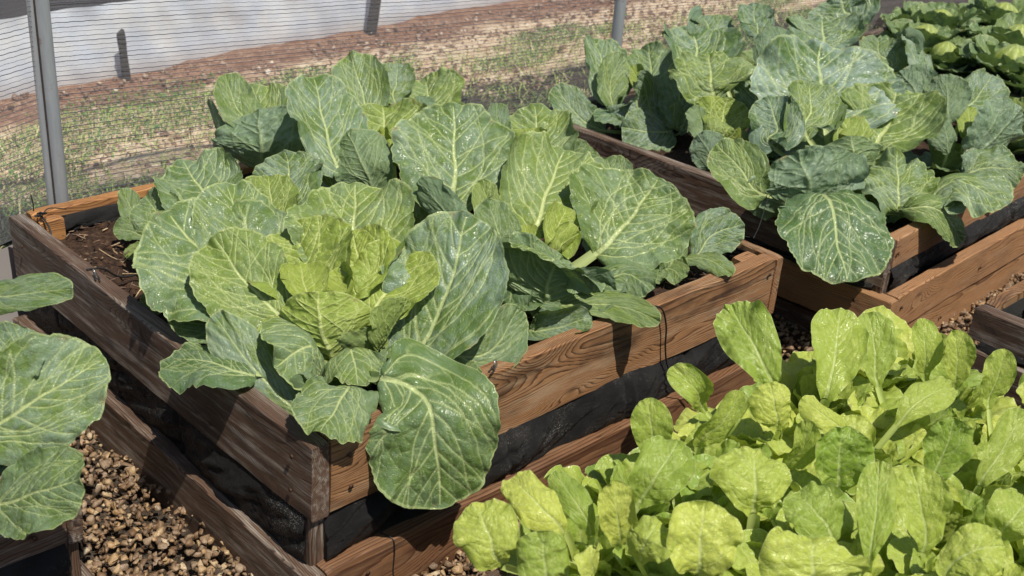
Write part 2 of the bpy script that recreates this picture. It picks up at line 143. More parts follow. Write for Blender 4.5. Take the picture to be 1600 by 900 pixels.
LETTUCE_LEAVES = [
 (None, [[0.747, -0.373, 0.02], [0.746, -0.316, 0.08], [0.783, -0.217, 0.12]], 0.107, [-0.7, -0.56, 0.45], 0.2, 0.04, 0.45, 0, {}),
 (None, [[0.774, -0.455, 0.03], [0.818, -0.434, 0.09], [0.897, -0.381, 0.14]], 0.113, [-0.61, -0.6, 0.51], 0.3, 0.022, 0.45, 0, {}),
 (None, [[0.893, -0.489, 0.03], [0.911, -0.459, 0.09], [0.938, -0.417, 0.14]], 0.082, [-0.61, -0.6, 0.51], 0.4, 0.022, 0.9, 0, {}),
 (None, [[0.988, -0.531, 0.03], [0.978, -0.523, 0.09], [0.997, -0.491, 0.14]], 0.06, [-0.61, -0.6, 0.51], 0.4, 0.022, 0.6, 0, {}),
 (None, [[1.011, -0.577, 0.03], [1.005, -0.571, 0.09], [1.006, -0.552, 0.14]], 0.061, [-0.61, -0.6, 0.51], 0.4, 0.022, 0.7, 0, {}),
 (None, [[0.582, -0.343, 0.02], [0.529, -0.35, 0.09], [0.513, -0.299, 0.11]], 0.06, [-0.46, -0.68, 0.57], 0.6, 0.022, 0.55, 0, {}),
 (None, [[0.374, -0.396, 0.03], [0.369, -0.391, 0.09], [0.37, -0.369, 0.14]], 0.067, [-0.61, -0.6, 0.51], 0.4, 0.022, 0.35, 0, {}),
 (None, [[0.248, -0.47, 0.05], [0.267, -0.483, 0.1], [0.329, -0.471, 0.13]], 0.091, [-0.59, -0.46, 0.66], 0.2, 0.022, 0.7, 0, {}),
 (None, [[0.107, -0.461, 0.06], [0.085, -0.424, 0.1], [0.102, -0.349, 0.1]], 0.079, [-0.41, -0.4, 0.82], -0.3, 0.022, 0.9, 0, {}),
 (None, [[0.011, -0.441, 0.04], [-0.005, -0.422, 0.09], [0.01, -0.378, 0.11]], 0.094, [-0.61, -0.49, 0.62], -0.2, 0.022, 0.7, 0, {}),
 (None, [[0.014, -0.525, 0.06], [0.0, -0.521, 0.11], [0.009, -0.504, 0.14]], 0.084, [-0.56, -0.55, 0.62], -0.2, 0.022, 0.6, 0, {}),
 (None, [[0.151, -0.472, 0.04], [0.136, -0.455, 0.09], [0.156, -0.383, 0.1]], 0.053, [-0.47, -0.47, 0.75], -0.5, 0.022, 0.6, 0, {}),
 (None, [[0.174, -0.502, 0.03], [0.165, -0.501, 0.09], [0.164, -0.488, 0.14]], 0.063, [-0.61, -0.6, 0.51], 0.2, 0.022, 0.75, 0, {}),
 (None, [[0.188, -0.632, 0.05], [0.19, -0.626, 0.11], [0.217, -0.604, 0.15]], 0.107, [-0.61, -0.6, 0.51], 0.2, 0.022, 0.7, 0, {}),
 (None, [[0.369, -0.593, 0.05], [0.377, -0.582, 0.1], [0.413, -0.544, 0.12]], 0.12, [-0.56, -0.55, 0.62], -0.2, 0.022, 0.7, 0, {}),
 (None, [[0.602, -0.472, 0.04], [0.592, -0.465, 0.09], [0.604, -0.44, 0.12]], 0.081, [-0.58, -0.58, 0.57], -0.2, 0.022, 0.6, 0, {}),
 (None, [[0.546, -0.626, 0.03], [0.543, -0.62, 0.09], [0.55, -0.61, 0.14]], 0.104, [-0.61, -0.6, 0.51], 0.5, 0.022, 0.2, 0, {}),
 (None, [[0.427, -0.754, 0.04], [0.454, -0.735, 0.1], [0.499, -0.701, 0.15]], 0.061, [-0.8, -0.42, 0.43], 0.3, 0.022, 0.35, 0, {}),
 (None, [[0.385, -0.717, 0.06], [0.37, -0.69, 0.11], [0.377, -0.643, 0.12]], 0.091, [-0.44, -0.44, 0.78], -0.2, 0.022, 0.6, 0, {}),
 (None, [[0.694, -0.709, 0.03], [0.711, -0.709, 0.09], [0.72, -0.705, 0.14]], 0.081, [-0.61, -0.6, 0.51], 0.4, 0.022, 0.15, 0, {}),
 (None, [[0.257, -0.766, 0.07], [0.242, -0.766, 0.13], [0.271, -0.74, 0.15]], 0.149, [-0.47, -0.47, 0.75], -0.2, 0.022, 0.85, 0, {}),
 (None, [[0.669, -0.559, 0.05], [0.636, -0.53, 0.09], [0.635, -0.485, 0.1]], 0.056, [-0.41, -0.4, 0.82], -0.2, 0.022, 0.85, 0, {}),
 (None, [[0.516, -0.79, 0.03], [0.526, -0.77, 0.09], [0.541, -0.732, 0.14]], 0.081, [-0.61, -0.6, 0.51], 0.5, 0.022, 0.5, 0, {}),
 (None, [[0.434, -0.859, 0.07], [0.452, -0.878, 0.12], [0.49, -0.904, 0.13]], 0.081, [-0.37, -0.36, 0.86], -0.3, 0.022, 0.5, 0, {}),
 (None, [[0.573, -0.866, 0.06], [0.576, -0.875, 0.11], [0.64, -0.873, 0.12]], 0.081, [-0.41, -0.4, 0.82], -0.2, 0.022, 0.4, 0, {}),
 (None, [[0.769, -0.594, 0.05], [0.814, -0.606, 0.09], [0.892, -0.62, 0.1]], 0.067, [-0.37, -0.36, 0.86], -0.3, 0.022, 0.8, 0, {}),
 (None, [[0.746, -0.76, 0.03], [0.787, -0.767, 0.09], [0.837, -0.762, 0.14]], 0.067, [-0.61, -0.6, 0.51], 0.3, 0.022, 0.6, 0, {}),
 (None, [[0.988, -0.655, 0.03], [0.999, -0.652, 0.09], [1.012, -0.644, 0.14]], 0.058, [-0.61, -0.6, 0.51], 0.3, 0.022, 0.6, 0, {}),
 (None, [[0.526, -0.546, 0.03], [0.524, -0.566, 0.09], [0.526, -0.562, 0.14]], 0.048, [-0.61, -0.6, 0.51], 0.4, 0.022, 0.6, 0, {}),
 (None, [[0.469, -0.411, 0.03], [0.482, -0.442, 0.09], [0.51, -0.449, 0.14]], 0.067, [-0.61, -0.6, 0.51], 0.5, 0.022, 0.5, 0, {}),
 (None, [[0.141, -0.568, 0.06], [0.132, -0.58, 0.11], [0.166, -0.571, 0.12]], 0.077, [-0.37, -0.36, 0.86], -0.3, 0.022, 0.7, 0, {}),
 (None, [[0.074, -0.548, 0.06], [0.04, -0.566, 0.11], [0.038, -0.555, 0.13]], 0.067, [-0.41, -0.4, 0.82], -0.2, 0.022, 0.8, 0, {}),
]
STEMS = {'A': [0.235, 0.225, -0.045], 'B': [0.25, 0.61, -0.045], 'S': [0.235, 0.98, -0.045], 'C': [0.62, 0.95, -0.045], 'D': [0.65, 0.6, -0.045], 'E': [0.66, 0.25, -0.045], 'F': [1.04, 0.25, -0.045], 'G': [1.05, 0.6, -0.045], 'H': [1.05, 0.93, -0.045], 'I': [1.93, 0.92, -0.045], 'J': [1.95, 0.53, -0.045], 'K': [1.95, 0.14, -0.045], 'L': [2.33, 0.14, -0.045], 'M': [2.33, 0.54, -0.045], 'Q': [-0.5, 0.33, -0.045], 'R': [-0.52, 0.62, -0.045]}

GZ = -0.37            # gravel level below the rim of the beds (rim = 0)

# ------------------------------------------------------------------ helpers
def tag(o, label=None, cat=None, group=None, kind=None):
    if label: o['label'] = label
    if cat: o['category'] = cat
    if group: o['group'] = group
    if kind: o['kind'] = kind
    return o

def empty(name, loc, label, cat, group=None, rz=0):
    o = bpy.data.objects.new(name, None); COL.objects.link(o)
    o.location = loc; o.rotation_euler = (0, 0, rz); o.empty_display_size = .05
    return tag(o, label, cat, group)

def mesh_obj(name, V, Fc, mat, parent=None, uv=None, attr=None, smooth=True):
    V = np.asarray(V, dtype=np.float32)
    me = bpy.data.meshes.new(name)
    if isinstance(Fc, np.ndarray):
        k = Fc.shape[1]
        me.vertices.add(len(V)); me.vertices.foreach_set('co', V.ravel())
        me.loops.add(Fc.size); me.loops.foreach_set('vertex_index', Fc.astype(np.int32).ravel())
        me.polygons.add(len(Fc)); me.polygons.foreach_set('loop_start', np.arange(0, Fc.size, k, dtype=np.int32))
        me.update(calc_edges=True)
        loops = Fc.ravel()
    else:
        me.from_pydata([tuple(map(float, v)) for v in V], [], [tuple(map(int, f)) for f in Fc]); loops = None
    if smooth: me.polygons.foreach_set('use_smooth', np.ones(len(me.polygons), dtype=bool))
    if uv is not None and loops is not None:
        l = me.uv_layers.new(name='UVMap'); l.data.foreach_set('uv', np.asarray(uv, dtype=np.float32)[loops].ravel())
    if attr is not None:
        a = me.color_attributes.new('vein', 'FLOAT_COLOR', 'POINT')
        a.data.foreach_set('color', np.asarray(attr, dtype=np.float32).ravel())
    me.update()
    if mat: me.materials.append(mat)
    o = bpy.data.objects.new(name, me); COL.objects.link(o)
    if parent: o.parent = parent
    return o

def copy_tree(root, loc, rz, label):
    r = root.copy(); COL.objects.link(r); r.location = loc; r.rotation_euler = (0, 0, rz); r['label'] = label
    for ch in list(root.children):
        c = ch.copy(); COL.objects.link(c); c.parent = r
    return r

def grid_faces(nu, nv, off=0):
    a = np.arange(nu - 1)[:, None] * nv + np.arange(nv - 1)[None, :]
    a = a.ravel() + off
    return np.stack([a, a + 1, a + nv + 1, a + nv], 1)

def vnoise(P, seed=0):
    """value noise, P (...,3) -> (-1..1)"""
    P = np.asarray(P, dtype=np.float64); i = np.floor(P).astype(np.int64); f = P - i; f = f * f * (3 - 2 * f)
    def h(a, b, c):
        n = (a * 374761393 + b * 668265263 + c * 2147483647 + seed * 974634777) & 0xffffffff
        n = ((n ^ (n >> 13)) * 1274126177) & 0xffffffff
        return ((n ^ (n >> 16)) & 0xffff) / 32767.5 - 1
    r = 0
    for dx in (0, 1):
        for dy in (0, 1):
            for dz in (0, 1):
                w = (f[..., 0] if dx else 1 - f[..., 0]) * (f[..., 1] if dy else 1 - f[..., 1]) * (f[..., 2] if dz else 1 - f[..., 2])
                r = r + w * h(i[..., 0] + dx, i[..., 1] + dy, i[..., 2] + dz)
    return r

def fbm(P, seed=0, oct=3):
    s = 0; a = 1; t = 0
    P = np.asarray(P, dtype=np.float64)
    for k in range(oct):
        s = s + a * vnoise(P * 2 ** k, seed + k); t += a; a *= .5
    return s / t

# ------------------------------------------------------------------ node helper
class NT:
    def __init__(self, name):
        self.m = bpy.data.materials.new(name); self.m.use_nodes = True
        self.t = self.m.node_tree; self.t.nodes.clear()
        self.out = self.n('ShaderNodeOutputMaterial')
    def n(self, typ, **kw):
        nd = self.t.nodes.new(typ)
        for k, v in kw.items(): setattr(nd, k, v)
        return nd
    def put(self, sock, v):
        if v is None: return
        if isinstance(v, bpy.types.NodeSocket): self.t.links.new(v, sock)
        elif hasattr(v, 'outputs'): self.t.links.new(v.outputs[0], sock)
        else:
            if isinstance(v, (tuple, list)) and len(v) == 3 and sock.type == 'RGBA': v = (*v, 1)
            sock.default_value = v
    def math(self, op, a, b=None, c=None, clamp=False):
        nd = self.n('ShaderNodeMath', operation=op, use_clamp=clamp)
        for i, v in enumerate((a, b, c)):
            if v is not None: self.put(nd.inputs[i], v)
        return nd.outputs[0]
    def mix(self, f, a, b, mode='MIX'):
        nd = self.n('ShaderNodeMix', data_type='RGBA', blend_type=mode)
        self.put(nd.inputs[0], f); self.put(nd.inputs[6], a); self.put(nd.inputs[7], b)
        return nd.outputs[2]
    def ramp(self, f, stops, interp='LINEAR'):
        nd = self.n('ShaderNodeValToRGB'); cr = nd.color_ramp; cr.interpolation = interp
        while len(cr.elements) < len(stops): cr.elements.new(.5)
        for e, (p, c) in zip(cr.elements, stops):
            e.position = p; e.color = (*c, 1) if isinstance(c, (tuple, list)) else (c, c, c, 1)
        self.put(nd.inputs[0], f); return nd.outputs[0]
    def smooth(self, v, a, b):
        nd = self.n('ShaderNodeMapRange', interpolation_type='SMOOTHSTEP')
        self.put(nd.inputs[0], v); nd.inputs[1].default_value = a; nd.inputs[2].default_value = b
        return nd.outputs[0]
    def noise(self, vec, scale, detail=3, rough=.5, dist=0, dim='3D'):
        nd = self.n('ShaderNodeTexNoise', noise_dimensions=dim)
        self.put(nd.inputs['Vector'], vec); self.put(nd.inputs['Scale'], scale)
        nd.inputs['Detail'].default_value = detail; nd.inputs['Roughness'].default_value = rough; nd.inputs['Distortion'].default_value = dist
        return nd
    def voro(self, vec, scale, feature='F1', rnd=1):
        nd = self.n('ShaderNodeTexVoronoi', feature=feature)
        self.put(nd.inputs['Vector'], vec); self.put(nd.inputs['Scale'], scale); nd.inputs['Randomness'].default_value = rnd
        return nd
    def bump(self, h, strength=.5, dist=.01, normal=None):
        nd = self.n('ShaderNodeBump'); self.put(nd.inputs['Height'], h)
        self.put(nd.inputs['Strength'], strength); nd.inputs['Distance'].default_value = dist
        if normal is not None: self.put(nd.inputs['Normal'], normal)
        return nd.outputs[0]
    def vmath(self, op, a, b):
        nd = self.n('ShaderNodeVectorMath', operation=op); self.put(nd.inputs[0], a); self.put(nd.inputs[1], b); return nd.outputs[0]
    def bsdf(self, color, rough=.5, normal=None, spec=.5, **kw):
        nd = self.n('ShaderNodeBsdfPrincipled')
        self.put(nd.inputs['Base Color'], color); self.put(nd.inputs['Roughness'], rough)
        self.put(nd.inputs['Specular IOR Level'], spec)
        if normal is not None: self.put(nd.inputs['Normal'], normal)
        for k, v in kw.items(): self.put(nd.inputs[k], v)
        return nd.outputs[0]
    def done(self, sh):
        self.t.links.new(sh, self.out.inputs['Surface']); return self.m

# ------------------------------------------------------------------ leaf material
def leaf_material(name, lettuce=False):
    t = NT(name)
    att = t.n('ShaderNodeAttribute', attribute_name='vein')
    sep = t.n('ShaderNodeSeparateColor'); t.put(sep.inputs[0], att.outputs['Color'])
    vein, puck, rho = sep.outputs
    info = t.n('ShaderNodeObjectInfo')
    oc = t.n('ShaderNodeSeparateColor'); t.put(oc.inputs[0], info.outputs['Color'])
    yel, blo, wet = oc.outputs
    rnd = info.outputs['Random']
    uv = t.n('ShaderNodeUVMap', uv_map='UVMap').outputs[0]
    cmb = t.n('ShaderNodeCombineXYZ'); t.put(cmb.inputs[2], t.math('MULTIPLY', rnd, 37.0))
    p = t.vmath('ADD', uv, cmb.outputs[0])
    n1 = t.noise(p, 3.0 if not lettuce else 2.5, 4, .6).outputs[0]
    n2 = t.noise(p, 14, 4, .6).outputs[0]
    geo = t.n('ShaderNodeNewGeometry')
    back = geo.outputs['Backfacing']
    if not lettuce:
        c = t.mix(yel, (.060, .138, .044), (.47, .58, .070))
        c = t.mix(t.math('MULTIPLY', n2, .42), c, (.024, .066, .022))
        gl = t.math('MULTIPLY', t.smooth(t.math('ADD', n1, t.math('MULTIPLY', t.math('SUBTRACT', n2, .5), .7)), .30, .66), t.math('ADD', t.math('MULTIPLY', blo, .85), .04))
        c = t.mix(gl, c, (.30, .40, .345))
        c = t.mix(t.math('MULTIPLY', puck, .16), c, (.045, .12, .035))
        veincol = t.mix(yel, (.48, .57, .27), (.68, .74, .28))
        vs = 16
    else:
        c = t.mix(yel, (.19, .33, .030), (.74, .77, .15))
        c = t.mix(t.math('MULTIPLY', n2, .45), c, (.17, .30, .03))
        c = t.mix(t.math('MULTIPLY', t.smooth(n1, .5, .75), .45), c, (.64, .66, .17))
        c = t.mix(t.math('MULTIPLY', t.smooth(t.math('MULTIPLY', rnd, 1.0), .55, .95), .5), c, (.17, .30, .04))
        veincol = (.70, .78, .36)
        vs = 9
    # fine network between the veins
    wob = t.vmath('ADD', p, t.vmath('MULTIPLY', t.noise(p, 9, 2).outputs[1], (.05, .05, 0)))
    v3 = t.voro(wob, vs, 'DISTANCE_TO_EDGE').outputs['Distance']
    net = t.math('SUBTRACT', 1.0, t.smooth(v3, .0, .04))
    v4 = t.voro(wob, vs * 3.2, 'DISTANCE_TO_EDGE').outputs['Distance']
    net2 = t.math('SUBTRACT', 1.0, t.smooth(v4, .0, .11))
    c = t.mix(t.math('MULTIPLY', net, .16 if not lettuce else .12), c, veincol)
    c = t.mix(t.math('MULTIPLY', net2, .09), c, veincol)
    c = t.mix(t.math('MULTIPLY', vein, .92 if not lettuce else .5), c, veincol)
    edge = t.smooth(rho, .975, .995)
    c = t.mix(t.math('MULTIPLY', edge, .5), c, veincol)
    # underside: paler, matt
    cb = t.mix(t.math('MULTIPLY', t.math('SUBTRACT', 1.0, yel), .6), c, (.20, .29, .17) if not lettuce else (.42, .52, .14))
    c = t.mix(back, c, cb)
    # small blemishes
    bl = t.voro(p, 7).outputs['Distance']
    c = t.mix(t.math('MULTIPLY', t.math('SUBTRACT', 1.0, t.smooth(bl, .02, .045)), .35), c, (.30, .24, .10))
    chew = t.math('MULTIPLY', t.smooth(rho, .90, .985), t.smooth(t.noise(p, 6, 3, .6).outputs[0], .60, .68))
    c = t.mix(t.math('MULTIPLY', chew, .55), c, (.30, .23, .10))
    # wetness and droplets
    wn = t.noise(p, 5.5, 3, .6).outputs[0]
    wetm = t.smooth(t.math('ADD', wn, t.math('MULTIPLY', wet, .36)), .56, .70)
    dv = t.voro(p, 46)
    dc = t.n('ShaderNodeSeparateColor'); t.put(dc.inputs[0], dv.outputs['Color'])
    has = t.math('GREATER_THAN', dc.outputs[0], .91)
    rad = t.math('ADD', t.math('MULTIPLY', dc.outputs[1], .22), .10)
    dd = t.math('DIVIDE', dv.outputs['Distance'], rad)
    dome = t.math('MULTIPLY', t.math('SQRT', t.math('MAXIMUM', t.math('SUBTRACT', 1.0, t.math('MULTIPLY', dd, dd)), 0.0)), has)
    dmask = t.math('GREATER_THAN', dome, .05)
    notback = t.math('SUBTRACT', 1.0, back)
    dome = t.math('MULTIPLY', dome, notback); dmask = t.math('MULTIPLY', dmask, notback)
    rough = t.math('SUBTRACT', .40 if not lettuce else .32, t.math('MULTIPLY', t.math('MULTIPLY', wetm, notback), .17))
    rough = t.math('ADD', rough, t.math('MULTIPLY', t.math('SUBTRACT', n2, .5), .15))
    rough = t.math('MULTIPLY', rough, t.math('SUBTRACT', 1.0, t.math('MULTIPLY', dmask, .75)), clamp=True)
    h = t.math('ADD', t.math('MULTIPLY', net, -.35), t.math('MULTIPLY', net2, -.25))
    h = t.math('ADD', h, t.math('MULTIPLY', n2, 1.3 if not lettuce else .5))
    h = t.math('ADD', h, t.math('MULTIPLY', vein, -.5))
    h = t.math('ADD', h, t.math('MULTIPLY', t.noise(p, 60, 3, .6).outputs[0], .35))
    nb = t.bump(h, .75, .0022 if not lettuce else .0018)
    nb = t.bump(dome, .9, .0012, nb)
    ss = t.bsdf(c, rough, nb, .5)
    tr = t.n('ShaderNodeBsdfTranslucent')
    tc = t.mix(.5, c, (.30, .46, .03) if not lettuce else (.62, .74, .05))
    t.put(tr.inputs[0], tc); t.put(tr.inputs['Normal'], nb)
    mx = t.n('ShaderNodeMixShader'); mx.inputs[0].default_value = .18 if not lettuce else .27
    t.t.links.new(ss, mx.inputs[1]); t.t.links.new(tr.outputs[0], mx.inputs[2])
    return t.done(mx.outputs[0])

# ------------------------------------------------------------------ wood
def wood_material(name, cols, grey=(.30, .26, .22), weather=.35, freq=95, rough=.62, dark_blotch=.5):
    """growth rings around a pith line that runs (nearly) along the board's own x axis"""
    t = NT(name)
    tc = t.n('ShaderNodeTexCoord').outputs['Object']
    info = t.n('ShaderNodeObjectInfo'); rnd = info.outputs['Random']
    off = t.n('ShaderNodeCombineXYZ'); t.put(off.inputs[0], t.math('MULTIPLY', rnd, 23.0)); t.put(off.inputs[2], t.math('MULTIPLY', rnd, 7.3))
    p = t.vmath('ADD', tc, off.outputs[0])
    sp = t.n('ShaderNodeSeparateXYZ'); t.put(sp.inputs[0], tc)
    sx = t.vmath('MULTIPLY', p, (1.1, 3.0, 7.0))
    w1 = t.noise(sx, 1.6, 2, .5).outputs[0]
    # knots
    kp = t.vmath('MULTIPLY', p, (3.2, 2.0, 9.0))
    kv = t.voro(kp, 1.0, 'SMOOTH_F1').outputs['Distance']
    knot = t.math('SUBTRACT', 1.0, t.smooth(kv, .0, .42))
    yy = t.math('ADD', sp.outputs[1], .035)
    zz = t.math('ADD', t.math('ADD', sp.outputs[2], t.math('MULTIPLY', t.math('SUBTRACT', rnd, .5), .08)), t.math('MULTIPLY', t.math('SUBTRACT', w1, .5), .10))
    r = t.math('SQRT', t.math('ADD', t.math('MULTIPLY', yy, yy), t.math('MULTIPLY', zz, zz)))
    r = t.math('ADD', r, t.math('MULTIPLY', knot, .035))
    fine = t.noise(t.vmath('MULTIPLY', p, (2.0, 60, 60)), 4, 3, .6).outputs[0]
    ph = t.math('ADD', t.math('MULTIPLY', r, freq * 2.2), t.math('MULTIPLY', fine, .55))
    fr = t.math('FRACT', ph)
    ring = t.ramp(fr, [(0, 0.0), (.62, .35), (.86, 1.0), (.97, .85), (1.0, 0.0)])
    fib = t.noise(t.vmath('MULTIPLY', p, (6, 220, 220)), 3, 3, .7).outputs[0]
    base = t.mix(ring, cols[0], cols[1])
    big = t.noise(t.vmath('MULTIPLY', p, (2.2, 5, 6)), 2.4, 4, .6).outputs[0]
    base = t.mix(t.math('MULTIPLY', t.smooth(big, .45, .72), dark_blotch), base, cols[2])
    base = t.mix(t.math('MULTIPLY', t.smooth(fib, .35, .8), .35), base, cols[2])
    gw = t.noise(t.vmath('MULTIPLY', p, (3, 55, 38)), 1.8, 5, .7).outputs[0]
    gw = t.math('ADD', t.math('MULTIPLY', gw, .7), t.math('MULTIPLY', t.noise(t.vmath('MULTIPLY', p, (3, 8, 8)), 1.7, 3, .6).outputs[0], .3))
    base = t.mix(t.math('MULTIPLY', t.smooth(gw, .46, .66), weather), base, t.mix(ring, grey, tuple(x * .35 for x in grey)))
    kc = t.smooth(kv, .0, .10)
    base = t.mix(t.math('MULTIPLY', t.math('SUBTRACT', 1.0, kc), .75), base, tuple(x * .5 for x in cols[2]))
    # long drying cracks
    cr = t.noise(t.vmath('MULTIPLY', p, (3.0, 130, 130)), 1.4, 2, .5).outputs[0]
    crack = t.math('SUBTRACT', 1.0, t.smooth(t.math('ABSOLUTE', t.math('SUBTRACT', cr, .30)), .0, .02))
    base = t.mix(t.math('MULTIPLY', crack, .55), base, (.02, .012, .008))
    h = t.math('ADD', t.math('MULTIPLY', ring, .6), t.math('MULTIPLY', fib, .6))
    h = t.math('SUBTRACT', h, t.math('MULTIPLY', crack, 1.5))
    h = t.math('ADD', h, t.math('MULTIPLY', big, .8))
    nb = t.bump(h, .8, .0016)
    ro = t.math('ADD', rough - .1, t.math('MULTIPLY', big, .3))
    return t.done(t.bsdf(base, ro, nb, .35))

def simple_mat(name, col, rough=.5, metallic=0., var=.3, scale=40, bump=.0, spec=.5):
    t = NT(name); tc = t.n('ShaderNodeTexCoord').outputs['Object']
    n = t.noise(tc, scale, 4, .6).outputs[0]
    c = t.mix(t.math('MULTIPLY', n, var * 2), col, tuple(x * .45 for x in col))
    nb = t.bump(n, .6, bump) if bump else None
    return t.done(t.bsdf(c, t.math('ADD', rough - .1, t.math('MULTIPLY', n, .2)), nb, spec, Metallic=metallic))

M_CAB = leaf_material('cabbage_leaf'); M_LET = leaf_material('lettuce_leaf', True)
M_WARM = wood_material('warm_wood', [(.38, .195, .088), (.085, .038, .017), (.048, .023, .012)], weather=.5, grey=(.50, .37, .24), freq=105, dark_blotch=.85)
M_BROWN = wood_material('brown_wood', [(.23, .115, .055), (.085, .034, .018), (.05, .024, .015)], weather=.25, grey=(.40, .28, .18), freq=70, rough=.5)  # darker brown tone for the lower front boards
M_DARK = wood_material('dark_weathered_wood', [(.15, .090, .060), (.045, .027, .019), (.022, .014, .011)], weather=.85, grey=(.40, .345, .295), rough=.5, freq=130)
M_ORANGE = wood_material('orange_wood', [(.55, .27, .095), (.20, .085, .03), (.15, .06, .028)], weather=.1)
M_LIGHT = wood_material('light_wood', [(.42, .225, .105), (.19, .088, .040), (.09, .042, .024)], weather=.25, grey=(.45, .34, .24), freq=95, dark_blotch=.35)

def liner_material():
    t = NT('black_woven_liner'); tc = t.n('ShaderNodeTexCoord').outputs['Object']
    uv = t.n('ShaderNodeUVMap', uv_map='UVMap').outputs[0]
    wv = t.n('ShaderNodeTexWave', wave_type='BANDS', bands_direction='X'); t.put(wv.inputs['Vector'], uv); wv.inputs['Scale'].default_value = 420; wv.inputs['Distortion'].default_value = .6
    wv2 = t.n('ShaderNodeTexWave', wave_type='BANDS', bands_direction='Y'); t.put(wv2.inputs['Vector'], uv); wv2.inputs['Scale'].default_value = 420; wv2.inputs['Distortion'].default_value = .6
    wea = t.math('MULTIPLY', wv.outputs['Fac'], wv2.outputs['Fac'])
    n = t.noise(tc, 9, 4, .65).outputs[0]
    c = t.mix(t.smooth(n, .4, .7), (.006, .006, .007), (.020, .019, .019))
    c = t.mix(t.math('MULTIPLY', wea, .18), c, (.06, .058, .056))
    v = t.voro(tc, 420); vc = t.n('ShaderNodeSeparateColor'); t.put(vc.inputs[0], v.outputs['Color'])
    pat = t.smooth(t.noise(tc, 7, 4, .7).outputs[0], .50, .66)
    spot = t.math('MULTIPLY', t.math('MULTIPLY', t.math('LESS_THAN', v.outputs['Distance'], .34), t.math('GREATER_THAN', vc.outputs[0], .45)), pat)
    c = t.mix(t.math('MULTIPLY', spot, .7), c, (.42, .40, .36))
    nb = t.bump(t.math('ADD', wea, t.math('MULTIPLY', n, 2.0)), .7, .0012)
    return t.done(t.bsdf(c, .50, nb, .32))
M_LINER = liner_material()

def soil_material():
    t = NT('compost_soil'); tc = t.n('ShaderNodeTexCoord').outputs['Object']
    n = t.noise(tc, 14, 6, .7).outputs[0]; n2 = t.noise(tc, 90, 4, .7).outputs[0]
    c = t.ramp(n2, [(.25, (.012, .007, .005)), (.5, (.05, .027, .017)), (.75, (.13, .07, .04))])
    c = t.mix(t.smooth(n, .55, .75), c, (.12, .055, .028))
    nb = t.bump(t.math('ADD', n2, n), 1., .012)
    return t.done(t.bsdf(c, .85, nb, .3))
M_SOIL = soil_material()

def stone_material(name, stops):
    t = NT(name); tc = t.n('ShaderNodeTexCoord').outputs['Object']
    att = t.n('ShaderNodeAttribute', attribute_name='vein')
    sp = t.n('ShaderNodeSeparateColor'); t.put(sp.inputs[0], att.outputs['Color'])
    c = t.ramp(sp.outputs[0], stops)
    n = t.noise(tc, 130, 5, .7).outputs[0]; n1 = t.noise(tc, 40, 3, .6).outputs[0]
    c = t.mix(t.math('MULTIPLY', t.smooth(n, .35, .75), .55), c, (.12, .075, .045))
    c = t.mix(t.math('MULTIPLY', t.smooth(n1, .55, .7), .4), c, (.42, .33, .25))
    nb = t.bump(n, .9, .003)
    r = t.math('SUBTRACT', .50, t.math('MULTIPLY', sp.outputs[1], .28))
    return t.done(t.bsdf(c, r, nb, .5))
M_STONE = stone_material('wet_brown_gravel', [(0, (.10, .060, .034)), (.3, (.22, .13, .068)), (.5, (.27, .19, .125)), (.65, (.40, .25, .12)), (.85, (.50, .37, .22)), (1, (.70, .60, .45))])

def leaf_ground_material():
    t = NT('trampled_soil_and_straw'); tc = t.n('ShaderNodeTexCoord').outputs['Object']
    sp = t.n('ShaderNodeSeparateXYZ'); t.put(sp.inputs[0], tc)
    y = t.math('SUBTRACT', sp.outputs[1], t.math('MULTIPLY', sp.outputs[0], .09))
    y = t.math('ADD', y, t.math('MULTIPLY', t.math('SUBTRACT', t.noise(tc, 3.5, 4, .65).outputs[0], .5), .55))
    n = t.noise(tc, 22, 5, .7).outputs[0]; n2 = t.noise(tc, 75, 3, .7).outputs[0]
    brown = t.ramp(t.math('ADD', t.math('MULTIPLY', n, .6), t.math('MULTIPLY', n2, .4)), [(.34, (.15, .070, .045)), (.50, (.29, .155, .10)), (.63, (.48, .31, .21)), (.72, (.80, .66, .50))])
    straw = t.ramp(n, [(.32, (.38, .25, .14)), (.46, (.74, .54, .36)), (.62, (.93, .78, .58))])
    wet = t.ramp(n, [(.3, (.035, .026, .020)), (.6, (.10, .075, .055)), (.8, (.2, .15, .11))])  # dark tones paint the shade behind the net into the soil, not moisture
    sand = t.ramp(n, [(.3, (.45, .35, .25)), (.7, (.62, .52, .40))])
    c = t.mix(t.smooth(y, 2.62, 2.82), straw, brown)
    c = t.mix(t.smooth(y, 1.98, 2.12), wet, c)  # painted shade band ends here, beyond it the plain soil colours
    c = t.mix(t.smooth(y, 3.15, 3.3), c, sand)
    c = t.mix(t.smooth(y, 3.80, 3.86), c, (.035, .032, .036))
    nb = t.bump(t.math('ADD', n, n2), 1., .02)
    return t.done(t.bsdf(c, .9, nb, .2))
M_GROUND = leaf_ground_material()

def grass_material():
    t = NT('grass_blades')
    att = t.n('ShaderNodeAttribute', attribute_name='vein'); sp = t.n('ShaderNodeSeparateColor'); t.put(sp.inputs[0], att.outputs['Color'])
    c = t.ramp(sp.outputs[0], [(0, (.05, .14, .03)), (.6, (.12, .25, .05)), (.88, (.30, .36, .10)), (1, (.62, .52, .32))])
    return t.done(t.bsdf(c, .6, None, .3))
M_GRASS = grass_material()

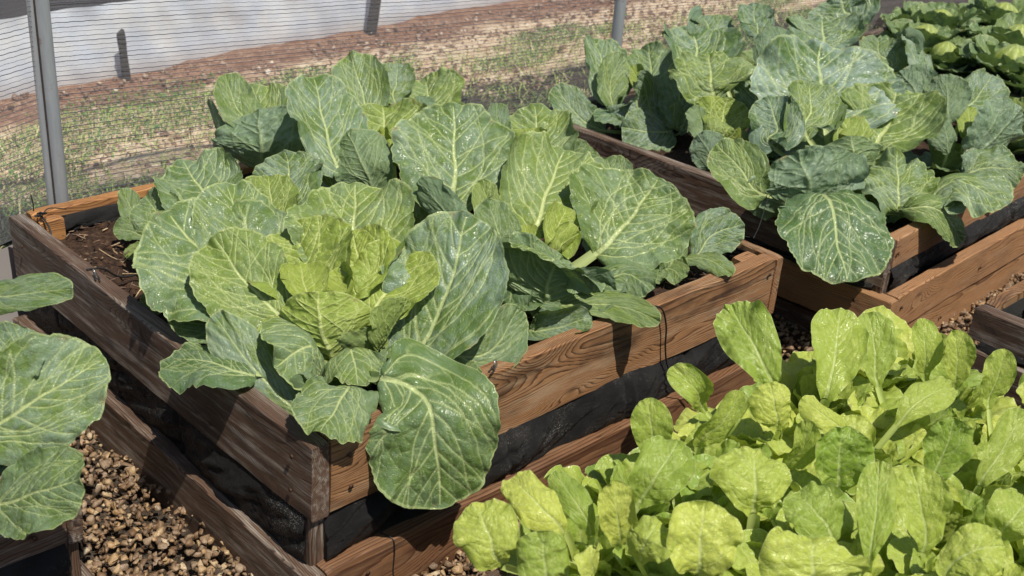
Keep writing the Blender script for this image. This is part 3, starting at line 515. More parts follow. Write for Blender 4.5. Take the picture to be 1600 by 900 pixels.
# ------------------------------------------------------------------ vein templates
def outline(kind, yb):
    """half width (1 = widest) of the blade at height yb 0..1"""
    yb = np.clip(yb, 0, 1)
    if kind == 'cab': yc, pw, base, tipe = .53, .58, .08, .44
    elif kind == 'cab2': yc, pw, base, tipe = .60, .80, .08, .42
    else: yc, pw, base, tipe = .64, 1.05, .15, .50
    lo = base + (1 - base) * np.sin(np.pi / 2 * np.clip(yb / yc, 0, 1)) ** pw
    hi = np.clip(1 - ((yb - yc) / (1 - yc)) ** 2, 0, 1) ** tipe
    return np.where(yb < yc, lo, hi), yc

ASP = {'cab': 2.1, 'cab2': 2.4, 'let': 2.9}
def grow_veins(kind, seed):
    r = np.random.RandomState(seed); A = ASP[kind]; segs = []
    def inside(p):
        w, _ = outline(kind, np.array([p[1] / A])); return 0 < p[1] < A * .985 and abs(p[0]) < w[0] * .95
    def path(p, ang, side, length, w0, w1, lvl, turn):
        st = .045; n = max(2, int(length / st)); pts = [p]; a = ang
        nextb = r.uniform(.16, .32) if lvl < 3 else 9; trav = 0; sgn = r.choice([-1, 1])
        for i in range(n):
            a += turn * st + r.normal(0, .055)
            q = (p[0] + math.sin(a) * st, p[1] + math.cos(a) * st)
            if not inside(q): break
            f = i / n
            segs.append((p[0], p[1], q[0], q[1], w0 + (w1 - w0) * f, lvl)); p = q; trav += st
            if trav > nextb and lvl < 3:
                nextb = trav + r.uniform(.17, .34); sgn = -sgn
                path(p, a + sgn * r.uniform(.55, .95), side, r.uniform(.22, .5) if lvl == 1 else r.uniform(.1, .24),
                     (w0 + (w1 - w0) * f) * .60, .0025, lvl + 1, -sgn * r.uniform(.3, 1.3))
    p = (0, -.02); wob = 0
    for i in range(60):
        q = (0 + .012 * math.sin(i * .25 + seed), (i + 1) / 60 * A * .97)
        segs.append((p[0], p[1], q[0], q[1], (.034 if kind != 'let' else .055) * (1 - i / 60) ** .8 + .006, 0)); p = q
    ys = [.03, .09, .16, .24, .33, .43, .53, .64, .75, .85] if kind != 'let' else [.10, .22, .33, .44, .54, .64, .74, .84]
    for s in (-1, 1):
        for k, y in enumerate(ys):
            y = y + r.uniform(-.025, .025); f = k / len(ys)
            a0 = (1.15 if kind != 'let' else 1.0) - f * .45 + r.uniform(-.1, .1)
            path((0, y * A), s * a0 * (.72 if k < 3 and kind != 'let' else 1), s, 2.0, (.0105 * (1 - f * .4) if kind != 'let' else .009), .0045, 1, -s * r.uniform(.15, .55))
    return np.array(segs)

TCACHE = {}
def template(kind, seed, nu, nv):
    key = (kind, seed, nu, nv)
    if key in TCACHE: return TCACHE[key]
    A = ASP[kind]
    tt = np.linspace(0, 1, nu); yb = .5 * tt + .5 * np.sin(tt * np.pi / 2); yb = yb / yb[-1]
    w, yc = outline(kind, yb)
    v = np.linspace(-1, 1, nv)
    X = w[:, None] * v[None, :]; Y = np.repeat(yb[:, None] * A, nv, 1)
    S = grow_veins(kind, seed)
    P = np.stack([X.ravel(), Y.ravel()], 1); N = len(P)
    inten = np.zeros(N); dmin = np.full(N, 9.)
    cell = 2.0 / nv * .9
    for s in S:
        a = s[:2]; b = s[2:4]; hw = s[4]; lvl = s[5]
        m = (np.abs(P[:, 0] - (a[0] + b[0]) / 2) < .14) & (np.abs(P[:, 1] - (a[1] + b[1]) / 2) < .14)
        if not m.any(): continue
        q = P[m]; ab = b - a; t = np.clip(((q - a) @ ab) / (ab @ ab), 0, 1)
        d = np.hypot(*(q - a - t[:, None] * ab).T)
        I = np.clip((hw + cell * .6 - d) / (cell * 1.1), 0, 1) * (1, .9, .6, .38)[int(lvl)] * min(1, (hw * 2.2 / cell) ** .5)
        inten[m] = np.maximum(inten[m], I); dmin[m] = np.minimum(dmin[m], d - hw + .012 * lvl)
    pk = 1 - np.exp(-np.clip(dmin, 0, 1) / .05)
    yy = Y / A
    rho = np.where(yy > yc, np.sqrt(np.clip(X ** 2 + ((yy - yc) / (1 - yc)) ** 2, 0, 1)).reshape(nu, nv), np.abs(v)[None, :] * np.ones((nu, 1)))
    phi = np.arctan2(X, (yy - yc) * 2.0)
    TCACHE[key] = dict(yb=yb, w=w, v=v, X=X, Y=yy, I=inten.reshape(nu, nv), pk=pk.reshape(nu, nv), rho=rho, phi=phi, A=A)
    return TCACHE[key]

def catmull(P, n=40):
    P = [np.array(p, float) for p in P]
    P = [2 * P[0] - P[1]] + P + [2 * P[-1] - P[-2]]
    out = []; marks = []
    for i in range(1, len(P) - 2):
        marks.append(len(out))
        for t in np.linspace(0, 1, n, endpoint=False):
            a, b, c, d = P[i - 1:i + 3]
            out.append(.5 * ((2 * b) + (c - a) * t + (2 * a - 5 * b + 4 * c - d) * t * t + (-a + 3 * b - 3 * c + d) * t ** 3))
    marks.append(len(out)); out.append(P[-2])
    return np.array(out), marks

def leaf(parent, pts, face, W, cup=.3, ruf=.05, yel=.3, blo=.3, wet=.25, kind='cab', seed=0, tseed=0, nu=70, nv=56, petiole=None, roll=.25, pk=1., name='leaf', teeth=1., mat=None, origin=(0, 0, 0)):
    """pts: points along the midrib of the blade (world); petiole: stem point (world) or None"""
    r = np.random.RandomState(seed * 7919 + 13)
    T = template(kind, tseed, nu, nv)
    allp = ([petiole] if petiole is not None else []) + list(pts)
    curve, marks = catmull(allp)
    s = np.concatenate([[0], np.cumsum(np.linalg.norm(np.diff(curve, axis=0), axis=1))])
    sB = s[marks[1]] if petiole is not None else 0
    if kind != 'let': W = W * 1.08
    Lb = s[-1] - sB; Wh = W / 2
    tan = np.gradient(curve, axis=0); tan /= np.linalg.norm(tan, axis=1)[:, None]
    ref = int(np.searchsorted(s, sB + Lb * .5)); N = np.zeros_like(curve)
    n = np.array(face, float); n -= tan[ref] * (n @ tan[ref]); n /= np.linalg.norm(n); N[ref] = n
    for i in range(ref + 1, len(curve)):
        n = N[i - 1] - tan[i] * (N[i - 1] @ tan[i]); N[i] = n / np.linalg.norm(n)
    for i in range(ref - 1, -1, -1):
        n = N[i + 1] - tan[i] * (N[i + 1] @ tan[i]); N[i] = n / np.linalg.norm(n)
    def at(arr, ss): return np.stack([np.interp(ss, s, arr[:, k]) for k in range(3)], 1)
    sb = sB + T['yb'] * Lb
    M = at(curve, sb); TT = at(tan, sb); NN = at(N, sb)
    # add a little twist
    tw = r.uniform(-.18, .18) * (T['yb'] - .3)
    BB = np.cross(TT, NN); BB /= np.linalg.norm(BB, axis=1)[:, None]
    c_, s_ = np.cos(tw)[:, None], np.sin(tw)[:, None]
    BB, NN = BB * c_ + NN * s_, NN * c_ - BB * s_
    v = T['v']; nvv = len(v); mid = nvv // 2
    # outline wobble
    yb = T['yb'][:, None]; side = np.sign(v)[None, :]
    e = T['phi'] + seed
    wob = 1 + .040 * np.sin(2 * e + r.uniform(0, 6)) + .022 * np.sin(5 * e + r.uniform(0, 6)) + .020 * np.sin(11 * e + r.uniform(0, 6)) * teeth + .013 * np.sin(23 * e + r.uniform(0, 6)) * teeth + .009 * np.sin(53 * e + 2 * np.sin(9 * e)) * teeth
    if kind == 'let': wob = 1 + (wob - 1) * .45
    wob = 1 + (wob - 1) * np.abs(v)[None, :]
    wob *= 1 + side * r.uniform(-.07, .07)
    x = T['X'] * Wh * wob
    # cross section
    u_ = T['Y']
    k1 = cup * (1 + r.uniform(-.2, .2)); rl = r.uniform(-roll, roll, 2) - .12
    rs = np.where(side < 0, rl[0], rl[1])
    rollv = rs * (1 + .8 * np.sin(u_ * 5 + r.uniform(0, 6)))
    th = k1 * (T['X']) * 1.0 + side * rollv * np.clip((np.abs(T['X']) - .45) / .55, 0, 1) ** 2 * 1.6
    dx = np.diff(x, axis=1); thm = (th[:, 1:] + th[:, :-1]) / 2
    cx = np.concatenate([np.zeros((len(u_), 1)), np.cumsum(np.cos(thm) * dx, 1)], 1); cz = np.concatenate([np.zeros((len(u_), 1)), np.cumsum(np.sin(thm) * dx, 1)], 1)
    cx -= cx[:, mid:mid + 1]; cz -= cz[:, mid:mid + 1]
    # ruffled margin
    ph = T['phi']; rho = T['rho']; z = np.zeros_like(cx)
    for k_, a_ in ((2, .55), (3, .75), (5, .68), (8, .50), (13, .36), (21, .20), (33, .10)):
        z += a_ * np.sin(k_ * ph + r.uniform(0, 6.28)) * rho ** (2.2 + k_ * .12)
    if kind != 'let' and yel > .62: ruf = min(ruf, .045)
    z *= ruf * W * .92
    # blistered blade between the veins + broad undulation
    q = np.stack([T['X'] * 2.2 + seed * 3.1, u_ * T['A'] * 2.2, np.full_like(u_, seed * 1.7)], -1)
    z += fbm(q, seed, 2) * W * ((.045 if yel < .62 else .025) if kind != 'let' else .062) * (.4 + rho)
    amp = (.017 if kind != 'let' else .013) * pk
    q2 = q * 3.2
    z += W * amp * (T['pk'] - .5) * (.8 + .7 * fbm(q2, seed + 5, 2)) + W * .010 * pk * fbm(q2 * 1.3, seed + 9, 2)
    # thick midrib stands out underneath, groove above
    z -= W * (.012 if kind != 'let' else .05) * np.exp(-np.abs(T['X'] / (.06 if kind != 'let' else .22)) ** (2 if kind != 'let' else 1.2)) * (1 - u_)
    V = M[:, None, :] + BB[:, None, :] * cx[..., None] + NN[:, None, :] * (cz + z)[..., None]
    drift = TT[:, None, :] * (np.abs(T['X']) ** 2 * Wh * (.10 if kind == 'let' else .16) * (1 - u_))[..., None]
    V = V - drift * 0 + drift * -1 * (0 if kind == 'let' else 1) * .0
    V = V.reshape(-1, 3); F = grid_faces(len(u_), nvv)
    uv = np.stack([T['X'].ravel() * .5, (u_ * T['A'] * .5).ravel()], 1)
    att = np.stack([T['I'].ravel(), T['pk'].ravel(), T['rho'].ravel(), np.ones(T['I'].size)], 1)
    if petiole is not None and sB > .01:
        np_ = 8; sp = np.linspace(0, sB, np_); w0 = T['w'][0] * Wh
        Mp = at(curve, sp); Tp = at(tan, sp); Np = at(N, sp); Bp = np.cross(Tp, Np); Bp /= np.linalg.norm(Bp, axis=1)[:, None]
        vv = np.linspace(-1, 1, 9); wid = w0 * (1.25 - .25 * sp / sB)
        Vp = Mp[:, None, :] + Bp[:, None, :] * (vv[None, :, None] * wid[:, None, None]) + Np[:, None, :] * ((vv ** 2)[None, :, None] * w0 * .6 - w0 * .35)
        V = np.concatenate([V, Vp.reshape(-1, 3)]); F = np.concatenate([F, grid_faces(np_, 9, len(u_) * nvv)])
        uv = np.concatenate([uv, np.zeros((np_ * 9, 2))])
        a2 = np.zeros((np_ * 9, 4)); a2[:, 0] = .85; a2[:, 3] = 1; att = np.concatenate([att, a2])
    V = V - np.array(origin)
    o = mesh_obj(name, V, F, mat or (M_LET if kind == 'let' else M_CAB), parent, uv, att)
    o.color = (yel, blo, wet, 1)
    return o

def radial_leaf(parent, az, e0, e1, L, W, r0=.01, z0=0., bend=1., **kw):
    """leaf in a vertical plane through the plant axis, in the plant's own frame"""
    d = np.array([math.cos(az), math.sin(az), 0]); n = 5; p = d * r0 + np.array([0, 0, z0]); pts = [p.copy()]
    for i in range(n):
        e = e0 + (e1 - e0) * ((i + .5) / n) ** bend
        p = p + (d * math.cos(e) + np.array([0, 0, math.sin(e)])) * L / n; pts.append(p.copy())
    em = (e0 + e1) / 2
    face = -d * math.sin(em) + np.array([0, 0, math.cos(em)])
    return leaf(parent, pts, face, W, **kw)

# ------------------------------------------------------------------ boards
def board(parent, a, b, h, th, mat, out=(0, -1), name='board', bow=.0, seed=0, zt=0., color=None, label=None, wear=1.):
    """plank from a to b (2D, outer face), top at zt, height h, thickness th inwards (opposite of out)"""
    a = np.array(a, float); b = np.array(b, float); L = np.linalg.norm(b - a); d = (b - a) / L; o2 = np.array(out, float)
    nx, nz, ny = max(8, int(L / .012)), max(4, int(h / .012)), 4
    xs = np.linspace(0, L, nx); ring = []
    bv = .003
    # profile (y inwards, z) closed loop
    prof = []
    for z in np.linspace(0 + bv, h - bv, nz): prof.append((0, z))
    prof.append((bv, h))
    for y in np.linspace(bv * 2, th - bv * 2, ny): prof.append((y, h))
    prof.append((th - bv, h))
    for z in np.linspace(h - bv, 0 + bv, nz): prof.append((th, z))
    prof.append((th - bv, 0)); prof.append((bv, 0))
    prof = np.array(prof); m = len(prof)
    X = np.repeat(xs[:, None], m, 1); Yp = np.repeat(prof[None, :, 0], nx, 0); Z = np.repeat(prof[None, :, 1], nx, 0)
    q = np.stack([X * 3, Yp * 8 + seed, Z * 8 + seed * 3.3], -1)
    qn = np.stack([X * 22, Yp * 40 + seed, Z * 40], -1)
    Yp = Yp + .0022 * wear * fbm(q, seed, 2) + .0010 * wear * fbm(qn, seed + 3, 2)
    Z = Z + .0022 * wear * fbm(np.stack([X * 4, Yp * 0 + seed, Z * 2], -1), seed + 1, 3) + .0010 * wear * fbm(qn, seed + 8, 2)
    Yp = Yp + bow * np.sin(np.pi * X / L)
    # worn ends
    endr = np.minimum(X, L - X)
    Z = Z - np.where((endr < .012) & (Z > h * .9), (.012 - endr) * .25, 0)
    P = np.stack([X - L / 2, Yp, Z - h], -1).reshape(-1, 3)
    F = []
    for i in range(nx - 1):
        for j in range(m):
            k = (j + 1) % m
            F.append((i * m + j, i * m + k, (i + 1) * m + k, (i + 1) * m + j))
    # end caps: fans of quads between front and back columns
    base = len(P); caps = []
    F2 = [tuple(range(m)), tuple(range((nx - 1) * m + m - 1, (nx - 1) * m - 1, -1))]
    ang = math.atan2(d[1], d[0])
    # local y axis points to the left of d ; inwards must be -out
    left = np.array([-d[1], d[0]])
    flip = 1 if left @ (-o2) > 0 else -1
    P[:, 1] *= flip
    fs = [f if flip > 0 else f[::-1] for f in F + F2]
    fs = [f[::-1] for f in fs]
    ob = mesh_obj(name, P, fs, mat, parent, smooth=False)
    mid = (a + b) / 2
    ob.location = (mid[0], mid[1], zt); ob.rotation_euler = (0, 0, ang)
    if label: ob['label'] = label
    return ob

def liner(parent, a, b, z0, z1, out, bulge=.02, seed=0, name='liner'):
    a = np.array(a, float); b = np.array(b, float); L = np.linalg.norm(b - a); d = (b - a) / L; o = np.array(out, float)
    nx, nz = int(L / .008), 26
    X = np.repeat(np.linspace(0, L, nx)[:, None], nz, 1); t = np.repeat(np.linspace(0, 1, nz)[None], nx, 0)
    off = bulge * np.sin(np.pi * t) ** .7 * (1 + .5 * fbm(np.stack([X * 5, t * 0 + seed, t * 0], -1), seed, 2))
    wr = fbm(np.stack([X * 14 + t * 3, t * 2 + seed, t * 0], -1), seed + 4, 3)
    off += (.016 * wr + .007 * fbm(np.stack([X * 40 + t * 14, t * 7 + seed, t * 0], -1), seed + 14, 3)) * np.sin(np.pi * t)
    for k in range(int(L / .28)):
        xc = (k + .4 + .4 * random.random()) * .28
        off -= .012 * np.exp(-((X - xc - .02 * t) / .007) ** 2) * np.sin(np.pi * t)
        off += .006 * np.exp(-((X - xc - .016) / .008) ** 2) * np.sin(np.pi * t)
    Z = z0 + (z1 - z0) * t
    V = np.stack([a[0] + d[0] * X + o[0] * off, a[1] + d[1] * X + o[1] * off, Z], -1).reshape(-1, 3)
    uv = np.stack([X.ravel(), Z.ravel()], 1)
    return mesh_obj(name, V, grid_faces(nx, nz), M_LINER, parent, uv)

def tube(name, pts, rad, mat, parent=None, n=8, smoothn=8, taper=None):
    C, _ = catmull(pts, smoothn); T = np.gradient(C, axis=0); T /= np.linalg.norm(T, axis=1)[:, None]
    up = np.array([0, 0, 1.]) if abs(T[0][2]) < .9 else np.array([1., 0, 0])
    N = np.zeros_like(C); nn = np.cross(T[0], up); nn /= np.linalg.norm(nn)
    for i in range(len(C)):
        nn = nn - T[i] * (nn @ T[i]); nn /= np.linalg.norm(nn); N[i] = nn
    B = np.cross(T, N); an = np.linspace(0, 2 * np.pi, n, endpoint=False)
    rr = np.full(len(C), rad) if taper is None else rad * np.interp(np.linspace(0, 1, len(C)), [0, 1], taper)
    V = C[:, None] + rr[:, None, None] * (np.cos(an)[None, :, None] * N[:, None] + np.sin(an)[None, :, None] * B[:, None])
    F = [(i * n + j, i * n + (j + 1) % n, (i + 1) * n + (j + 1) % n, (i + 1) * n + j) for i in range(len(C) - 1) for j in range(n)]
    F += [tuple(range(n))[::-1], tuple(range((len(C) - 1) * n, len(C) * n))]
    return mesh_obj(name, V.reshape(-1, 3), F, mat, parent)

def raw_tube(pts, rad, n=6):
    C = np.array(pts, float); T = np.gradient(C, axis=0); T /= np.linalg.norm(T, axis=1)[:, None]
    N = np.cross(T, [0.1, .2, 1.]); N /= np.linalg.norm(N, axis=1)[:, None]; B = np.cross(T, N); an = np.linspace(0, 2 * np.pi, n, endpoint=False)
    V = C[:, None] + rad * (np.cos(an)[None, :, None] * N[:, None] + np.sin(an)[None, :, None] * B[:, None])
    F = [(i * n + j, i * n + (j + 1) % n, (i + 1) * n + (j + 1) % n, (i + 1) * n + j) for i in range(len(C) - 1) for j in range(n)]
    return V.reshape(-1, 3), F

def soil_sheet(parent, x0, x1, y0, y1, z, seed, holes=None):
    st = .007 if seed == 1 else .012
    nx, ny = int((x1 - x0) / st), int((y1 - y0) / st)
    X, Y = np.meshgrid(np.linspace(x0, x1, nx), np.linspace(y0, y1, ny), indexing='ij')
    q = np.stack([X, Y, X * 0], -1)
    Z = z + .012 * fbm(q * 7, seed, 3) + .011 * np.abs(fbm(q * 38, seed + 3, 3)) + .006 * fbm(q * 90, seed + 6, 2)
    return mesh_obj('soil', np.stack([X, Y, Z], -1).reshape(-1, 3), grid_faces(nx, ny), M_SOIL, parent)

# ------------------------------------------------------------------ setting: ground
n = 2
gv = []; 
GX = np.concatenate([[-60, -20, -8], np.arange(-3, 8, .05), [12, 30, 80]]); GY = np.concatenate([[-60, -20, -6], np.arange(-2, 6.5, .05), [10, 30, 90]])
X, Y = np.meshgrid(GX, GY, indexing='ij')
q = np.stack([X, Y, X * 0], -1)
outside = np.clip((Y - 1.5) / .3, 0, 1)
Z = GZ - .014 + outside * (.018 * fbm(q * 2.2, 3, 3) + .012 * fbm(q * 12, 9, 2))
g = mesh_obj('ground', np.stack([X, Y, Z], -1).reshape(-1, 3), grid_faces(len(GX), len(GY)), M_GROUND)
tag(g, kind='structure')

def scatter_stones(name, pts, sizes, mat, flat=.7, seed=0, cols=None):
    import bmesh
    r = np.random.RandomState(seed); K = 40; variants = []
    for k in range(K):
        bm = bmesh.new(); n_ = r.randint(9, 15)
        pp = r.normal(size=(n_, 3)); pp /= np.linalg.norm(pp, axis=1)[:, None]; pp *= r.uniform(.75, 1.05, (n_, 1))
        pp *= np.array([r.uniform(.85, 1.3), r.uniform(.7, 1.05), flat * r.uniform(.75, 1.15)])
        for q_ in pp: bm.verts.new(q_)
        res = bmesh.ops.convex_hull(bm, input=bm.verts)
        for v_ in [v_ for v_ in bm.verts if not v_.link_faces]: bm.verts.remove(v_)
        bmesh.ops.bevel(bm, geom=list(bm.edges), offset=.07, segments=1, affect='EDGES')
        bmesh.ops.triangulate(bm, faces=bm.faces)
        bm.verts.ensure_lookup_table(); bm.verts.index_update()
        variants.append((np.array([v_.co[:] for v_ in bm.verts]), np.array([[v_.index for v_ in f.verts] for f in bm.faces]))); bm.free()
    Vs, Fs, As = [], [], []; off = 0
    for i, (p, s) in enumerate(zip(pts, sizes)):
        v, bf = variants[r.randint(K)]
        a, b, c = r.uniform(0, 6.28), r.normal(0, .6), r.normal(0, .6)
        Rm = np.array(Matrix.Rotation(a, 3, 'Z') @ Matrix.Rotation(b, 3, 'X') @ Matrix.Rotation(c, 3, 'Y'))
        Vs.append(v @ Rm.T * s + p); Fs.append(bf + off); off += len(v)
        cc = cols[i] if cols is not None else r.beta(2, 2.6); As.append(np.tile([cc, r.uniform(), 0, 1], (len(v), 1)))
    return mesh_obj(name, np.concatenate(Vs), np.concatenate(Fs), mat, None, None, np.concatenate(As), smooth=False)

def in_aisle(x, y):
    ok = (x > -.33) & (x < .03) & (y > -.8) & (y < 1.25)
    ok |= (y < .03) & (y > -.50) & (x > -.6) & (x < 3.2)
    ok |= (x > 1.26) & (x < 1.75) & (y > -.6) & (y < 1.25)
    ok |= (x > -1.0) & (x < -.2) & (y > -.6) & (y < .22)
    return ok
P_ = np.stack([rng.uniform(-1.0, 3.2, 60000), rng.uniform(-.8, 1.25, 60000)], 1)
P_ = P_[in_aisle(P_[:, 0], P_[:, 1])][:25000]
sz = (.0045 + .0085 * rng.uniform(0, 1, len(P_)) ** 1.2) * rng.choice([1, 1, 1.25], len(P_))
zz = GZ + .002 + rng.uniform(0, .026, len(P_)) + .012 * fbm(np.stack([P_[:, 0] * 5, P_[:, 1] * 5, P_[:, 0] * 0], -1), 4, 2)
st = scatter_stones('gravel', np.column_stack([P_, zz]), sz, M_STONE, seed=3)
tag(st, 'wet brown crushed gravel covering the paths between the beds', 'gravel', kind='stuff')

# litter and clods on the soil outside the net
LP = np.stack([rng.uniform(-.2, 5.2, 9000), rng.uniform(1.6, 3.6, 9000)], 1)
keep = (fbm(np.stack([LP[:, 0] * 2, LP[:, 1] * 3, LP[:, 0] * 0], -1), 21, 3) + (LP[:, 1] - 2.5) * .5 > -.05) & (LP[:, 1] < 3.05 + LP[:, 0] * .07)
LP = LP[keep]
cl = scatter_stones('soil_clods', np.column_stack([LP, np.full(len(LP), GZ - .008)]), rng.uniform(.004, .019, len(LP)) * rng.choice([.6, .8, 1.1], len(LP)),
                    stone_material('dry_clods', [(0, (.14, .08, .055)), (.4, (.27, .16, .11)), (.65, (.40, .28, .20)), (.8, (.62, .50, .38)), (1, (.85, .78, .66))]), seed=8)
tag(cl, 'crumbly reddish clods and pale chips on the soil outside the net', 'soil clods', kind='stuff')

def blades(name, P, H, seed, colfn, lean=.6):
    r = np.random.RandomState(seed); n = len(P)
    a = r.uniform(0, 6.28, n); l = r.uniform(.1, lean * 1.4, n); w = r.uniform(.0015, .0034, n)
    d = np.stack([np.cos(a), np.sin(a), a * 0], 1); s = np.stack([-np.sin(a), np.cos(a), a * 0], 1)
    base = np.column_stack([P, np.full(n, GZ - .01) + 0 * a]); up = np.array([0, 0, 1.])
    m = base + d * (l * H * .4)[:, None] + up * (H * .65)[:, None]
    t = base + d * (l * H)[:, None] + up * (H * (1 - .35 * l))[:, None]
    V = np.stack([base - s * w[:, None], base + s * w[:, None], m + s * w[:, None] * .8, m - s * w[:, None] * .8, t + s * .0002, t - s * .0002], 1).reshape(-1, 3)
    k = np.arange(n)[:, None] * 6
    F = np.concatenate([k + [0, 1, 2, 3], k + [3, 2, 4, 5]])
    c = colfn(r, n); A = np.repeat(np.stack([c, c, c, np.ones(n)], 1), 6, 0)
    return mesh_obj(name, V, F, M_GRASS, None, None, A)
GP = np.stack([rng.uniform(-.3, 5.4, 90000), rng.uniform(1.5, 3.0, 90000)], 1)
gn = fbm(np.stack([GP[:, 0] * 2.1, GP[:, 1] * 4.0, GP[:, 0] * 0], -1), 33, 3)
yy_ = GP[:, 1] - .07 * GP[:, 0]
dens = np.clip((gn - .02) * 5, 0, 1) * np.clip((2.95 - yy_) * 4, 0, 1)
GP = GP[rng.uniform(size=len(GP)) < dens][:38000]
gr = blades('grass', GP, rng.uniform(.004, .016, len(GP)), 5, lambda r, n: r.beta(1.8, 1.8, n), lean=1.3)
tag(gr, 'patchy green grass and dry straw growing outside the shade net', 'grass', kind='stuff')
SPt = np.stack([rng.uniform(-.3, 5.2, 7000), rng.uniform(1.5, 2.75, 7000)], 1)
sw = blades('straw', SPt, rng.uniform(.02, .05, len(SPt)), 6, lambda r, n: r.uniform(.75, 1, n), lean=2.2)
tag(sw, 'dry fallen straw lying on the ground outside the net', 'straw', kind='stuff')

# ------------------------------------------------------------------ white plastic sheeting, stakes
def plastic_mat():
    t = NT('white_polythene'); tc = t.n('ShaderNodeTexCoord').outputs['Object']
    nn_ = t.noise(tc, 6, 4, .6).outputs[0]
    c = t.mix(t.smooth(nn_, .35, .7), (.70, .77, .90), (.90, .92, .95))
    sep = t.n('ShaderNodeSeparateXYZ'); t.put(sep.inputs[0], tc)
    dirt = t.math('SUBTRACT', 1.0, t.smooth(t.math('ADD', sep.outputs[2], t.math('MULTIPLY', nn_, .06)), GZ + .0, GZ + .10))
    c = t.mix(t.math('MULTIPLY', dirt, .55), c, (.42, .32, .24))
    a = t.bsdf(c, .38, None, .5); tr = t.n('ShaderNodeBsdfTranslucent'); t.put(tr.inputs[0], (.7, .75, .82))
    m = t.n('ShaderNodeMixShader'); m.inputs[0].default_value = .25; t.t.links.new(a, m.inputs[1]); t.t.links.new(tr.outputs[0], m.inputs[2])
    return t.done(m.outputs[0])
xs = np.linspace(-.8, 6.5, 420); ts = np.linspace(0, 1, 18)
X, T_ = np.meshgrid(xs, ts, indexing='ij')
base_y = 3.035 + .108 * X
fold = .022 * fbm(np.stack([X * 5 + T_ * .8, T_ * 1.2, X * 0], -1), 41, 3) + .006 * np.sin(X * 38 + 4 * T_)
Yp = base_y + fold * (.3 + T_) + T_ * .035
Zp = GZ - .02 + T_ * (.285 + .018 * fbm(np.stack([X * 2, X * 0, X * 0], -1), 55, 2))
ps = mesh_obj('plastic_sheet', np.stack([X, Yp, Zp], -1).reshape(-1, 3), grid_faces(len(xs), len(ts)), plastic_mat())
tag(ps, 'long low barrier of white plastic sheeting running across the back outside', 'plastic sheet')
M_STAKE = simple_mat('dark_stake', (.035, .028, .026), .8, var=.4, scale=30, bump=.004)
def stake(loc, h, w, d, lx, ly, label):
    e = empty('wooden_stake', loc, label, 'stake', 'stakes holding the plastic sheeting')
    nz = 12; V = []
    for i in range(nz):
        t = i / (nz - 1); z = t * h; ww = w * (1 + .07 * math.sin(t * 9)) * (1 if t < .97 else .8)
        cx, cy = lx * t, ly * t
        for sx, sy in ((-1, -1), (1, -1), (1, 1), (-1, 1)): V.append((cx + sx * ww / 2, cy + sy * d / 2, z + (.008 * sx if i == nz - 1 else 0)))
    F = [(i * 4 + j, i * 4 + (j + 1) % 4, (i + 1) * 4 + (j + 1) % 4, (i + 1) * 4 + j) for i in range(nz - 1) for j in range(4)] + [(0, 3, 2, 1), tuple(range(nz * 4 - 4, nz * 4))]
    mesh_obj('post', V, F, M_STAKE, e, smooth=False)
    # the loop of cord round it
    an = np.linspace(0, 2 * np.pi, 20); zc = h * .78
    tube('cord', [(lx * .78 + (w / 2 + .004) * math.cos(a), ly * .78 + (d / 2 + .004) * math.sin(a), zc + .004 * math.sin(a * 2)) for a in an], .0022, M_BLACK, e, 6, 2)
M_BLACK = simple_mat('black_cord', (.012, .012, .013), .5, var=.1)
stake((1.262, 3.105, GZ - .02), .205, .026, .022, -.012, 0, 'short upright dark stake standing alone in front of the white plastic')
stake((2.60, 3.24, GZ - .02), .34, .042, .03, .075, .02, 'dark stake leaning to the right in front of the white plastic')

# ------------------------------------------------------------------ shade nets and the pipes that carry them
def film_mat(alpha, name):
    t = NT(name); uv = t.n('ShaderNodeUVMap', uv_map='UVMap').outputs[0]
    w = t.n('ShaderNodeTexWave', wave_type='BANDS', bands_direction='X'); t.put(w.inputs['Vector'], uv); w.inputs['Scale'].default_value = 105; w.inputs['Distortion'].default_value = 1.0
    nn_ = t.noise(uv, 7, 3, .6).outputs[0]
    a = t.math('ADD', alpha + .05, t.math('MULTIPLY', t.math('SUBTRACT', w.outputs['Fac'], .5), .14))
    a = t.math('ADD', a, t.math('MULTIPLY', t.math('SUBTRACT', nn_, .5), .10), clamp=True)
    d = t.bsdf((.80, .77, .77), .6, None, .3); tr = t.n('ShaderNodeBsdfTranslucent'); t.put(tr.inputs[0], (.55, .55, .58))
    m = t.n('ShaderNodeMixShader'); m.inputs[0].default_value = .4; t.t.links.new(d, m.inputs[1]); t.t.links.new(tr.outputs[0], m.inputs[2])
    tp = t.n('ShaderNodeBsdfTransparent')
    m2 = t.n('ShaderNodeMixShader'); t.put(m2.inputs[0], a); t.t.links.new(tp.outputs[0], m2.inputs[1]); t.t.links.new(m.outputs[0], m2.inputs[2])
    return t.done(m2.outputs[0])
M_THREAD = simple_mat('dark_thread', (.05, .055, .085), .7, var=.2)
M_FILM = film_mat(.13, 'fine_net_weave')
